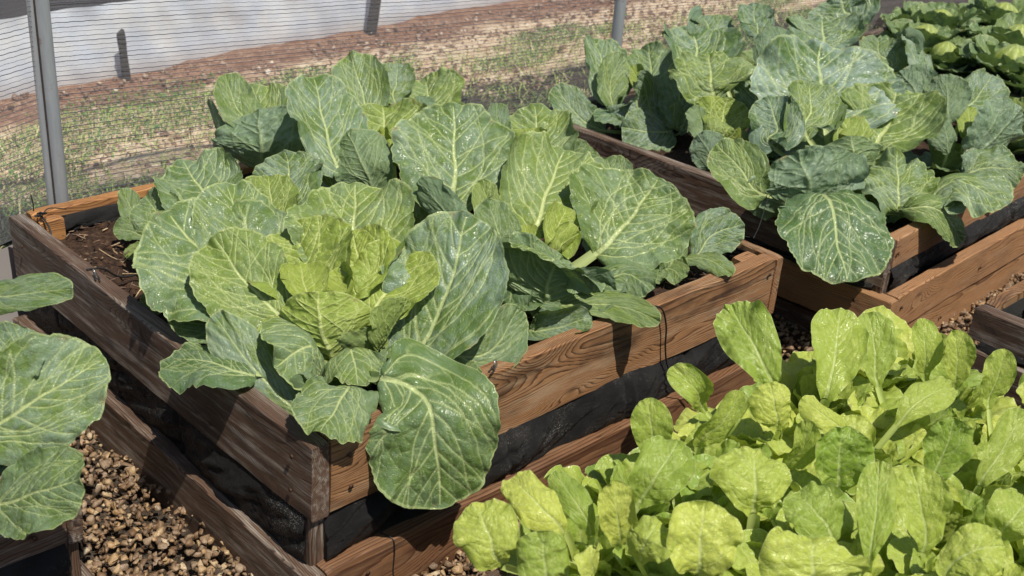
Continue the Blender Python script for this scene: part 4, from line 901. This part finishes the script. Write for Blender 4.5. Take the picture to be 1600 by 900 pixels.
def net(root, p0, d, L, z0, z1, slope, seed, nlev=None, sx=1.0):
    d = np.array(d, float); nrm = np.array([-d[1], d[0]]); pitch = .0112
    nl = int((z1 - z0) / pitch)
    def pos(s, z):
        bow = .03 * np.sin(s * 1.3 + 1) * (z + .4) + .006 * fbm(np.stack([s * 3, z * 2, s * 0], -1), seed, 2)
        zz = z - slope * s * np.clip((z + .35), 0, 1) + .006 * fbm(np.stack([s * 2.2, z * 1.1, s * 0 + 5], -1), seed + 2, 2)
        return np.stack([p0[0] + d[0] * s + nrm[0] * bow, p0[1] + d[1] * s + nrm[1] * bow, zz], -1)
    ns = int(L / .012); V, Fc = [], []; off = 0
    for k in range(nl):
        s = np.linspace(0, L, ns); z = np.full(ns, z0 + k * pitch) + .0006 * np.sin(s * 170 + k)
        th = .00072 * (1 + .3 * np.sin(k * 1.7))
        C = pos(s, z)
        for dz, dn in ((-th, 0), (0, -th), (th, 0), (0, th)):
            V.append(C + np.array([nrm[0] * dn, nrm[1] * dn, dz]))
        a = np.arange(ns - 1)
        for j in range(4):
            j2 = (j + 1) % 4
            Fc.append(np.stack([off + j * ns + a, off + j2 * ns + a, off + j2 * ns + a + 1, off + j * ns + a + 1], 1))
        off += 4 * ns
    mesh_obj('threads', np.concatenate(V), np.concatenate(Fc), M_THREAD, root)
    S, Zg = np.meshgrid(np.linspace(0, L, int(L / .03)), np.linspace(z0, z1, 50), indexing='ij')
    Vf = pos(S, Zg) + np.array([nrm[0] * .003, nrm[1] * .003, 0])
    uv = np.stack([S.ravel(), Zg.ravel()], 1)
    mesh_obj('weave', Vf.reshape(-1, 3), grid_faces(*S.shape), M_FILM, root, uv)
nr = empty('shade_net', (0, 0, 0), 'wide shade net with dark horizontal threads stretched behind the cabbage beds', 'shade net')
net(nr, (.175, 1.275), (1, .004), 5.2, -.34, 1.48, .075, 11)
ns_ = empty('shade_net', (0, 0, 0), 'shade net left of the tall galvanised pipe with a hem above the grey skirt', 'shade net')
net(ns_, (.135, 1.268), (-math.cos(.41), -math.sin(.41)), 1.6, -.085, 1.48, -.02, 17)
# hem with a lacing cord on the left net
hp = lambda s, z: (.135 - math.cos(.41) * s, 1.268 - math.sin(.41) * s, z)
tube('hem', [hp(s, -.088 + .003 * math.sin(s * 40)) for s in np.linspace(0, 1.6, 30)], .004, M_BLACK, ns_, 6, 3)
S, Tt = np.meshgrid(np.linspace(0, 1.6, 120), np.linspace(0, 1, 20), indexing='ij')
Vs = np.stack([.13 - math.cos(.41) * S + .006 * np.sin(S * 22), 1.258 - math.sin(.41) * S - .010 * fbm(np.stack([S * 6, Tt * 2, S * 0], -1), 3, 2), -.095 - Tt * .30], -1)
M_SKIRT = simple_mat('grey_skirt_cloth', (.40, .37, .36), .7, var=.12, scale=9)
sk = mesh_obj('skirt_cloth', Vs.reshape(-1, 3), grid_faces(*S.shape), M_SKIRT, None, np.stack([S.ravel(), Tt.ravel()], 1))
tag(sk, 'pale grey cloth skirt hanging below the left shade net', 'cloth')

def galv():
    t = NT('galvanised_steel'); tc = t.n('ShaderNodeTexCoord').outputs['Object']
    nn_ = t.noise(t.vmath('MULTIPLY', tc, (60, 60, 9)), 1.5, 4, .6).outputs[0]
    v = t.voro(t.vmath('MULTIPLY', tc, (1, 1, .5)), 90).outputs['Distance']
    c = t.mix(nn_, (.26, .29, .32), (.50, .52, .55)); c = t.mix(t.math('MULTIPLY', t.smooth(v, .0, .5), .15), c, (.5, .52, .55))
    sp_ = t.smooth(t.noise(tc, 22, 4, .7).outputs[0], .64, .72); c = t.mix(t.math('MULTIPLY', sp_, .6), c, (.22, .12, .06))
    return t.done(t.bsdf(c, .42, None, .5, Metallic=.35))
M_GALV = galv(); tube('top_rail', [(x, 1.275, 1.49) for x in np.linspace(.1, 5.4, 8)], .012, M_GALV, nr, 10, 4); tube('top_rail', [hp(s_, 1.49) for s_ in np.linspace(0, 1.7, 6)], .012, M_GALV, ns_, 10, 4); M_SEAM_SHADOW = simple_mat('seam_shadow', (.05, .035, .03), .8)
def pole(loc, rad, label, chan=True):
    e = empty('support_pipe', loc, label, 'pipe', 'galvanised pipes of the net frame')
    tube('pipe', [(0, 0, z) for z in np.linspace(0, 2.4, 12)], rad, M_GALV, e, 28, 4)
    if chan:
        tube('clip_channel', [(-.0235, .004, z) for z in np.linspace(0, 2.4, 12)], .008, M_GALV, e, 16, 4)
        tube('seam_shade_strip', [(-.0165, -.003, z) for z in np.linspace(0, 2.4, 12)], .0028, M_SEAM_SHADOW, e, 8, 4)  # dark strip paints in the shadow of the slit beside the pipe
    V, F = raw_tube([(0, 0, .10), (0, 0, .13), (0, 0, .14)], rad * 1.12, 20)
    mesh_obj('collar', V, F, M_GALV, e)
pole((.162, 1.25, GZ - .1), .0168, 'tall double galvanised pipe rising behind the back corner of the front cabbage bed')
pole((2.095, 1.25, GZ - .1), .0195, 'single grey pipe standing behind the far cabbage bed', False)
pole((3.6, 1.25, GZ - .1), .0195, 'grey pipe half hidden by leaves at the far right of the net', False)

# ------------------------------------------------------------------ raised beds
def vpost(parent, x, y, w, th, z0, z1, mat, out, seed):
    """upright board: local x of the grain points up"""
    h = z1 - z0
    o = board(parent, (0, 0), (h, 0), w, th, mat, out=(0, -1), name='post', seed=seed)
    if out == 'front': o.rotation_euler = (0, -math.pi / 2, 0); o.location = (x, y, (z0 + z1) / 2)
    else: o.rotation_euler = (0, -math.pi / 2, -math.pi / 2); o.location = (x, y + w, (z0 + z1) / 2); 
    return o

def build_bed(e, L, W, up=.148, lo_top=-.245, lo_h=.15, th=.035, mats=(M_WARM, M_DARK, M_WARM, M_ORANGE), lomats=(M_BROWN, M_DARK), seed=1, jut=.022, soil=-.055, detail=True, upl=None, lower_split=False, backraise=.004):
    f, l, r, b = mats; upl = upl or up
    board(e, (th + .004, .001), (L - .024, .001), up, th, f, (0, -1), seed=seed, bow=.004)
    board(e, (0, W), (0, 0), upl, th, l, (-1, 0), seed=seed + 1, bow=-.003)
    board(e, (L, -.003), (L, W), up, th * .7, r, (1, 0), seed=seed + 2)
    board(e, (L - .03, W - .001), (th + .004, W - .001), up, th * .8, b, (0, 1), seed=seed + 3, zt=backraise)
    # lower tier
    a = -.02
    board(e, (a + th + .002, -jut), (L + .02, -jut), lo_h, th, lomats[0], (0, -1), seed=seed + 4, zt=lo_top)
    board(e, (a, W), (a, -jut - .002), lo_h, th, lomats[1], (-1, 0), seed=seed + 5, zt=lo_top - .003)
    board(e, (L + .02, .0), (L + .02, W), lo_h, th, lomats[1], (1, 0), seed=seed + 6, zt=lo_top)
    # liner seen between the tiers
    liner(e, (0.03, .022), (L - .03, .022), -up + .02, lo_top - .03, (0, -1), .030, seed)
    liner(e, (.020, W - .03), (.020, .02), -upl + .02, lo_top - .03, (-1, 0), .022, seed + 1)
    liner(e, (L - .02, .03), (L - .02, W - .03), -up + .02, lo_top - .03, (1, 0), .02, seed + 2)
    # liner folded up inside the rim
    liner(e, (L - .03, th + .002), (th + .002, th + .002), -.012, soil - .03, (0, 1), .006, seed + 3)
    liner(e, (th + .002, th), (th + .002, W - th), -.010, soil - .03, (1, 0), .006, seed + 4)
    liner(e, (L - th + .006, W - th), (L - th + .006, th), -.012, soil - .03, (-1, 0), .006, seed + 5)
    liner(e, (th, W - th + .004), (L - th, W - th + .004), -.014, soil - .03, (0, -1), .020, seed + 6)
    soil_sheet(e, th, L - th, th, W - th, soil, seed)

b1 = empty('raised_bed', (0, 0, 0), 'weathered timber raised bed in the middle holding the large cabbages', 'raised bed')
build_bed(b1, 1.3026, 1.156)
vpost(b1, .004, .012, .100, .03, -.40, -.12, M_DARK, 'front', 21)
vpost(b1, 1.2, .012, .095, .03, -.40, -.12, M_DARK, 'front', 22)
# stub ends of the corner blocks inside the rim
for (x, y, L_, ang) in ((.045, 1.098, .055, 0), (1.21, .045, .06, 0)):
    board(b1, (x, y), (x + L_, y), .06, .028, M_LIGHT if x > 1 else M_ORANGE, (0, -1), name='corner_block', zt=-.006, seed=int(x * 10) + 31)
b2 = empty('raised_bed', (1.6535, -.0778, -.030), 'far timber raised bed with a deep overhanging cabbage leaf at its near corner', 'raised bed', rz=.038)
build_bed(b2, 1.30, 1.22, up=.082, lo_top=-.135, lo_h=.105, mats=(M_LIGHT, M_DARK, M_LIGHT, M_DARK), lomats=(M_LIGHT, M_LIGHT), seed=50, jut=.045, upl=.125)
board(b2, (.02, -.040), (1.32, -.040), .10, .035, M_LIGHT, (0, -1), seed=61, zt=-.243)
board(b2, (.004, 1.22), (.004, .03), .12, .035, M_DARK, (-1, 0), seed=62, zt=-.262)
vpost(b2, .002, -.004, .05, .03, -.35, -.085, M_DARK, 'front', 63)
b3 = empty('raised_bed', (-1.45, .192, 0), 'timber raised bed cut off by the left edge of the photo', 'raised bed')
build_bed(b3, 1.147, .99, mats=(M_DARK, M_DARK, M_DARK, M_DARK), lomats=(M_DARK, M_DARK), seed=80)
vpost(b3, 1.085, .012, .058, .03, -.40, -.12, M_DARK, 'front', 83)
vpost(b3, 1.02, .014, .035, .03, -.40, -.12, M_DARK, 'front', 84)
b4 = empty('raised_bed', (-.02, -1.40, -.05), 'raised bed hidden under the pale green lettuces in the foreground', 'raised bed')
build_bed(b4, 1.20, 1.04, mats=(M_WARM, M_DARK, M_WARM, M_DARK), seed=100)
b5 = empty('raised_bed', (1.43, -1.44, .0), 'small corner of a dark plank bed at the right edge', 'raised bed')
build_bed(b5, 1.25, 1.03, up=.075, lo_top=-.085, lo_h=.14, mats=(M_LIGHT, M_DARK, M_LIGHT, M_WARM), lomats=(M_DARK, M_DARK), seed=120)
b6 = empty('raised_bed', (3.28, -.05, -.03), 'farthest raised bed behind the pale small headed cabbages', 'raised bed', rz=.038)
build_bed(b6, 1.30, 1.22, mats=(M_LIGHT, M_DARK, M_LIGHT, M_DARK), seed=140)

M_SCREW = simple_mat('rusty_screw', (.10, .055, .035), .5, metallic=.5)
def screws(parent, pts):
    for (x, y, z, ax) in pts:
        o = tube('screw', [(0, 0, 0), (0, 0, .001), (0, 0, .0022)], .0042, M_SCREW, parent, 12, 2)
        o.location = (x, y, z); o.rotation_euler = (math.pi / 2, 0, 0) if ax == 'y' else (0, -math.pi / 2, 0)
screws(b1, [(.075, -.003, -.04, 'y'), (.078, -.003, -.105, 'y'), (1.255, -.003, -.035, 'y'), (1.25, -.003, -.11, 'y'), (-.003, .05, -.04, 'x'), (-.003, .055, -.11, 'x'), (-.003, 1.09, -.05, 'x'), (.10, -.026, -.285, 'y')])
screws(b2, [(.05, -.003, -.04, 'y'), (.04, -.048, -.17, 'y'), (.045, -.048, -.21, 'y'), (.5, -.048, -.19, 'y'), (.32, -.043, -.29, 'y'), (-.003, .06, -.06, 'x'), (-.023, .05, -.17, 'x')])
screws(b3, [(1.09, -.003, -.05, 'y'), (1.07, -.003, -.11, 'y')])
# mulch, twigs and straw on the soil of the front bed
def bits(name, n_, x0, x1, y0, y1, z, lens, rads, mat, seed, label, cat):
    r = np.random.RandomState(seed); Vs, Fs, As = [], [], []; off = 0
    for i in range(n_):
        L_ = r.uniform(*lens); a = r.uniform(0, 6.28); p = np.array([r.uniform(x0, x1), r.uniform(y0, y1), z + r.uniform(0, .012)])
        d = np.array([math.cos(a), math.sin(a), r.normal(0, .25)]); s = np.array([-math.sin(a), math.cos(a), 0]); c = r.uniform(-.3, .3) * L_
        V, F = raw_tube([p - d * L_ / 2, p + s * c * .5, p + d * L_ / 2 + s * c * .2], r.uniform(*rads), 4)
        Vs.append(V); Fs += [tuple(k + off for k in f) for f in F]; off += len(V); cc = r.uniform(); As.append(np.tile([cc, cc, cc, 1], (len(V), 1)))
    return tag(mesh_obj(name, np.concatenate(Vs), Fs, mat, None, None, np.concatenate(As), smooth=False), label, cat, kind='stuff')
bits('mulch', 2600, .045, 1.26, .05, 1.10, -.050, (.006, .022), (.0007, .0022), stone_material('mulch_bits', [(0, (.03, .015, .008)), (.5, (.10, .05, .028)), (.8, (.22, .13, .07)), (1, (.45, .32, .18))]), 5,
     'dark shredded bark and root bits over the soil of the middle bed', 'mulch')
bits('straw_pieces', 60, .045, 1.26, .05, 1.10, -.045, (.02, .06), (.0008, .0014), stone_material('straw_bits', [(0, (.35, .22, .10)), (1, (.62, .48, .26))]), 6,
     'pale straw pieces scattered on the soil of the middle bed', 'straw')

# drip line, twine, staples
tag(tube('drip_hose', [(.01, .80, .004), (.045, .80, -.004), (.09, .80, -.035), (.2, .81, -.040), (.34, .80, -.042), (.6, .8, -.05)], .0022, M_BLACK, None, 8), 'thin black drip hose crossing the bare soil from the left rim', 'hose')
def twine(pts, rad, label, cat='twine', grp=None, mat=M_BLACK):
    return tag(tube('twine', pts, rad, mat, None, 6, 6), label, cat, grp)
twine([(.80, .035, .004), (.83, .01, .005), (.865, -.004, -.004), (.885, -.008, -.05), (.892, -.008, -.10), (.905, -.010, -.148), (.925, -.022, -.19), (.95, -.030, -.232), (.975, -.030, -.26)], .0019, 'black twine hanging down over the sunny front board of the middle bed')
M_WIRE = simple_mat('bright_wire', (.55, .56, .58), .3, metallic=.8, var=.1)
def knot(loc, seed, label, tail=.05):
    e = empty('wire_tie', loc, label, 'wire tie', 'wire ties on the bed rims')
    r = np.random.RandomState(seed)
    pts = [(r.normal(0, .008), r.normal(0, .008), .004 + abs(r.normal(0, .006))) for _ in range(9)]
    tube('knot', pts, .0019, M_BLACK, e, 6, 6)
    tube('loose_end', [(0, 0, .004), (tail * .4, .01, .012), (tail, .004, .004)], .0013, M_BLACK, e, 6, 6)
    return e
def staple(loc, rz, label):
    e = empty('wire_staple', loc, label, 'staple', 'bright staples on the bed rims', rz)
    tube('loop', [(-.006, 0, -.004), (-.006, 0, .008), (-.003, .001, .015), (.003, .001, .015), (.006, 0, .008), (.006, 0, -.004)], .0013, M_WIRE, e, 6, 5)
    tube('cord', [(-.02, .004, .002), (-.008, .002, .006), (-.004, 0, .011), (-.014, -.004, .004), (-.026, -.002, .001)], .0016, M_BLACK, e, 6, 5)
staple((.413, .012, .001), .4, 'bright bent staple on the sunny front rim just right of the hanging leaf')
staple((.010, .765, .001), 1.4, 'bright staple standing on the dark left rim')
knot((.052, 1.105, .002), 3, 'black wire knot in the back left corner of the middle bed', .06)
knot((1.262, .10, .001), 4, 'black wire tie near the right corner of the middle bed', .05)
knot((.815, .016, .001), 5, 'dark wire tie on the front rim at the tip of a low leaf', .03)
tube_ = twine([(1.30, .085, .012), (1.34, .10, .03), (1.40, .13, .06), (1.44, .15, .065)], .001, 'thin black cord rising from the right corner of the middle bed')
twine([(.052, 1.10, .004), (.054, 1.075, -.01), (.05, 1.05, -.03), (.056, 1.02, -.05)], .0022, 'black cord hanging inside the back left corner of the middle bed')
twine([(.050, 1.14, .0), (.052, 1.142, .02), (.048, 1.14, .045)], .0014, 'short black cord end standing up at the back left corner')
twine([(.018, -.001, -.012), (.03, -.004, .0), (.05, .008, .006), (.085, .02, .005)], .0013, 'rusty brown wire tied over the near corner of the middle bed', 'wire', None, simple_mat('rust_wire', (.12, .06, .04), .7))
twine([(.150, .005, -.24), (.158, -.020, -.244), (.160, -.024, -.27), (.158, -.024, -.31), (.162, -.024, -.35)], .0012, 'black twine round the lower front board near the corner')

# ------------------------------------------------------------------ cabbages of the front and far beds, leaf by leaf
LBL = {
 'A': 'largest open cabbage with bright crinkled heart at the near corner of the middle bed',
 'B': 'cabbage just behind the largest one, above the left rim',
 'S': 'tiny stunted seedling beside the bare soil at the back left of the middle bed',
 'C': 'dark backed cabbage at the back of the middle bed against the net',
 'D': 'upright cabbage with small yellow heart in the centre of the middle bed',
 'E': 'cabbage with fan like pale veined leaves in the middle of the sunny front rim',
 'F': 'small low cabbage at the right corner of the middle bed',
 'G': 'glossy cabbage behind the fan leaved one at the right side of the middle bed',
 'H': 'tallest peaked cabbage leaves at the back centre of the middle bed',
 'I': 'bluish cabbage at the back left end of the far bed below the second pipe',
 'J': 'cabbage with wide cupped leaf in the middle of the left side of the far bed',
 'K': 'huge blue green cabbage in the far bed whose front leaf hangs over the near corner',
 'L': 'grey green cabbage right of the huge one in the far bed',
 'M': 'cabbage with pale tilted leaf behind the huge one in the far bed',
 'Q': 'big pale veined cabbage at the left edge of the photo',
 'R': 'cabbage behind at the left edge whose single leaf pokes over the path'}
ROOT = {}
for k, s in STEMS.items():
    z = s[2] - (.03 if k in 'IJKLM' else 0)
    ROOT[k] = empty('cabbage_seedling' if k == 'S' else 'cabbage', (s[0], s[1], z), LBL[k], 'cabbage', 'cabbages in the raised beds')
for i, (k, pts, W, face, cup, ruf, yel, blo, kw) in enumerate(LEAVES):
    rt = ROOT[k]; org = tuple(rt.location)
    big = W > .10
    stem = (org[0] + random.uniform(-.012, .012), org[1] + random.uniform(-.012, .012), org[2] - .01)
    leaf(rt, pts, face, W, cup * 1.45, ruf, yel + random.uniform(-.05, .05), blo, kw.get('wet', .28), kind='cab' if (W > .12 or i % 2) else 'cab2', seed=i + 1, tseed=i % 9,
         nu=130 if big else 64, nv=120 if big else 56, petiole=stem, origin=org, roll=.35 if cup > .8 else .6, pk=1.15)
# stems and low leaves that fill each rosette
def fill(rt, seed, n_=7, R_=.15, W=.11, blo=.2, e0=(.1, .5), yel=.15):
    r = np.random.RandomState(seed)
    tube('stem', [(0, 0, -.03), (.003, .002, .02), (0, 0, .05)], .013, M_STEM, rt, 10, 4, (1.1, .8))
    for j in range(n_):
        az = j * 2.4 + r.uniform(-.3, .3) + seed
        e = r.uniform(*e0)
        radial_leaf(rt, az, e + .5, e - .5, R_ * r.uniform(.8, 1.15), W * r.uniform(.8, 1.2), r0=.01, z0=.0, cup=.3, ruf=.06, yel=yel, blo=blo, seed=seed * 17 + j, tseed=j % 5, nu=44, nv=36, kind='cab')
M_STEM = simple_mat('pale_stem', (.42, .5, .28), .5, var=.15)
for j, k in enumerate('ABCDEFGHIJKLMQR'):
    fill(ROOT[k], 100 + j, n_=8 if k not in 'F' else 5, R_=.15 if k not in 'FAQR' else .12, yel=.08)
def inner(rt, seed, n_=6, R_=.10, W=.09, z0=.02, yel=.8):
    r = np.random.RandomState(seed)
    for j in range(n_):
        f = j / max(1, n_ - 1); az = j * 2.4 + seed
        radial_leaf(rt, az, 1.05 + .1 * f, 1.6 + .5 * f, R_ * (1.1 - .35 * f), W * (1.25 - .3 * f), r0=.032 * (1 - f) + .006, z0=z0, cup=1.1, ruf=.05, yel=yel - .25 + .35 * f, blo=0, seed=seed * 13 + j, tseed=j % 5, nu=44, nv=36)
for j, k in enumerate('ABDEGIJKLM'): inner(ROOT[k], 300 + j * 3, n_=5, R_=.085 if k != 'A' else .10, W=.085 if k != 'A' else .11)

def rosette(loc, seed, label, size=1., blo=.4, yel=.25, name='cabbage', nleaf=15, head=0, group='cabbages in the raised beds'):
    rt = empty(name, loc, label, 'cabbage', group); r = np.random.RandomState(seed)
    for j in range(nleaf):
        f = j / (nleaf - 1) * (.62 if head else 1); az = j * 2.4 + r.uniform(-.25, .25) + seed
        e0 = .55 + .75 * f; e1 = -.15 + 1.55 * f + r.uniform(-.3, .3)
        radial_leaf(rt, az, e0, e1, size * (.26 - .13 * f) * r.uniform(.85, 1.15), size * (.21 - .10 * f) * r.uniform(.85, 1.15), r0=.012, z0=.0 + .03 * f, cup=.35 + .5 * f, ruf=.055,
                    yel=min(1, yel + .6 * max(0, f - .4)), blo=blo * (1 - f), seed=seed * 31 + j, tseed=j % 5, nu=50, nv=40)
    if head:
        V = []; nu_, nv_ = 26, 40
        th, ph = np.meshgrid(np.linspace(0, np.pi, nu_), np.linspace(0, 2 * np.pi, nv_), indexing='ij')
        q = np.stack([np.sin(th) * np.cos(ph), np.sin(th) * np.sin(ph), np.cos(th)], -1)
        rr = head * 1.3 * (1 + .06 * fbm(q * 2.5, seed, 3) + .035 * np.sin(ph * 2 + th * 3))
        V = q * rr[..., None] * np.array([1, 1, 1.08]) + np.array([0, 0, head * 1.0 + .045])
        fine = np.stack([np.abs(np.sin(ph * 5 + th * 2)) ** 14, ph * 0 + .5, ph * 0 + .3, ph * 0 + 1], -1).reshape(-1, 4)
        o = mesh_obj('head', V.reshape(-1, 3), grid_faces(nu_, nv_)[:, ::-1], M_CAB, rt, np.stack([ph.ravel() * .25, th.ravel() * .4], 1), fine); o.color = (1, .25, .3, 1)
    return rt
c_, s_ = math.cos(.038), math.sin(.038)
rosette((2.72, .16, -.075), 501, 'cabbage at the right edge of the photo in the far bed', .98, .55)
rosette((2.70, .56, -.075), 502, 'cabbage at the back right of the far bed below the pale headed ones', .85, .5)
rosette((2.34, .95, -.075), 503, 'cabbage at the back middle of the far bed against the net', .85, .6)
rosette((2.72, .97, -.075), 504, 'small leaved cabbage in the back right corner of the far bed', .8, .4)
k = 0
for (x, y, sz_, hd, lab) in ((3.36, .36, .5, .04, 'small headed cabbage on the near left edge of the farthest bed'), (3.37, .72, .5, .04, 'small headed cabbage at the left edge of the farthest bed, nearer the net'),
 (3.46, .16, .62, .055, 'pale headed cabbage lowest at the right edge behind the far bed'), (3.46, .50, .62, .052, 'pale round headed cabbage second from the front along the left side of the farthest bed'),
                             (3.46, .86, .6, .05, 'pale headed cabbage at the left end of the farthest bed'), (3.84, .30, .62, .05, 'yellow green cabbage behind the lowest pale head'),
                             (3.84, .66, .62, .05, 'yellow green cabbage in the centre of the farthest bed'), (3.84, 1.0, .6, .045, 'yellow green cabbage at the back of the farthest bed by the net'),
                             (4.2, .5, .6, .05, 'cabbage in the top right corner of the photo'), (4.2, .9, .6, .05, 'cabbage left of the top right corner near the net')):
    rosette((x, y, -.075), 520 + k, lab, sz_ * 1.65, .3, .12, 'headed_cabbage', 17, hd, 'pale headed cabbages in the farthest bed'); k += 1

# ------------------------------------------------------------------ lettuces
def lettuce(loc, seed, label, size=1., nleaf=18):
    rt = empty('lettuce', loc, label, 'lettuce', 'pale green lettuces in the foreground bed'); r = np.random.RandomState(seed)
    yb_ = r.uniform(.35, .75)
    for j in range(nleaf):
        f = j / (nleaf - 1); az = j * 2.4 + r.uniform(-.45, .45) + seed * 1.3
        e0 = .75 + .65 * f + r.uniform(-.15, .15); e1 = e0 - r.uniform(.2, 1.5) * (1 - .6 * f)
        L_ = size * (.175 - .07 * f) * r.uniform(.8, 1.2)
        radial_leaf(rt, az, e0, e1, L_, L_ * r.uniform(.56, .74), r0=.010, z0=.0 + .01 * f, bend=r.uniform(1, 1.8), cup=r.uniform(-.5, .9), ruf=r.uniform(.025, .055), yel=float(np.clip(yb_ + r.normal(0, .2), 0, 1)), blo=0, wet=.3,
                    seed=seed * 41 + j, tseed=j % 4, nu=52, nv=38, kind='let', roll=.9, pk=1.3, teeth=.6)
    return rt
k = 0
WHERE = {}; LR = []
for iy in range(5):
    for ix in range(8):
        x = -.02 + ix * .158 + .03 + (.079 if iy % 2 else 0) + random.uniform(-.02, .02); y = -.42 - iy * .155 + random.uniform(-.02, .02)
        if x > 1.16 or x < .07 + iy * .08: continue
        WHERE[(ix, iy)] = (x, y)
side_words = ['leftmost', 'second from the left', 'third from the left', 'fourth from the left', 'fifth from the left', 'sixth from the left', 'seventh from the left', 'eighth from the left']
row_words = ['back row beside the path', 'second row from the path', 'third row from the path', 'fourth row from the path', 'front row']
for iy in range(5):
    row = sorted([v for kk, v in WHERE.items() if kk[1] == iy])
    for j, (x, y) in enumerate(row):
        LR.append(lettuce((x, y, -.085), 700 + k, 'pale green lettuce, %s in the %s ' % (side_words[j], row_words[iy]), size=random.uniform(.86, 1.05))); k += 1
for i, (k_, pts, W, face, cup, ruf, yel, blo, kw) in enumerate(LETTUCE_LEAVES):
    b = pts[0]; rt = min(LR, key=lambda o: (o.location.x - b[0]) ** 2 + (o.location.y - b[1]) ** 2)
    org = tuple(rt.location)
    leaf(rt, pts, face, W, cup * 1.5 + random.uniform(-.3, .4), ruf * 2.3, min(1, max(0, yel + random.uniform(-.25, .2))), 0, .35, kind='let', seed=900 + i, tseed=i % 4, nu=84, nv=64, petiole=(org[0], org[1], org[2] + .01), origin=org, roll=.85, pk=1.3, teeth=.5)
for j, (x, y) in enumerate(((1.62, -.56), (1.84, -.58))):
    lettuce((x, y, -.06), 790 + j, ['lettuce whose leaf shows over the corner of the bed at the right edge', 'lettuce just outside the corner leaf in the bed at the right edge'][j], .9)

# ------------------------------------------------------------------ camera, light
FW = Vector((0.6392717, 0.63240691, -0.43748508)); RT = Vector((0.72522234, -0.68499493, 0.06953059)); UP = Vector((0.25570343, 0.36172289, 0.89653349))
cd = bpy.data.cameras.new('camera'); cam = bpy.data.objects.new('camera', cd); COL.objects.link(cam)
m = Matrix((RT, UP, -FW)).transposed().to_4x4(); m.translation = Vector((-.9302, -1.3437, 1.0952)); cam.matrix_world = m
cd.sensor_width = 36; cd.lens = 1875.556 / 1600 * 36; cd.clip_start = .05; cd.clip_end = 500
cd.dof.use_dof = True; cd.dof.focus_distance = 2.3; cd.dof.aperture_fstop = 7.5
scene.camera = cam
EL = math.radians(62); az_dir = Vector((-.17, -1, 0)).normalized()
to_sun = Vector((az_dir.x * math.cos(EL), az_dir.y * math.cos(EL), math.sin(EL)))
ld = bpy.data.lights.new('sun', 'SUN'); ld.energy = 5.0; ld.angle = math.radians(.5); ld.color = (1, .94, .82)
lo = bpy.data.objects.new('sun', ld); COL.objects.link(lo); lo.rotation_euler = to_sun.to_track_quat('Z', 'Y').to_euler()
w = bpy.data.worlds.new('World'); scene.world = w; w.use_nodes = True
nt = w.node_tree; bg = nt.nodes['Background']; sky = nt.nodes.new('ShaderNodeTexSky'); sky.sky_type = 'NISHITA'; sky.sun_disc = False
sky.sun_elevation = EL; sky.sun_rotation = math.atan2(to_sun.x, to_sun.y)
nt.links.new(sky.outputs[0], bg.inputs[0]); bg.inputs[1].default_value = .08
scene.view_settings.view_transform = 'Standard'; scene.view_settings.look = 'None'; scene.view_settings.exposure = 0
scene.cycles.max_bounces = 6; scene.cycles.transparent_max_bounces = 12
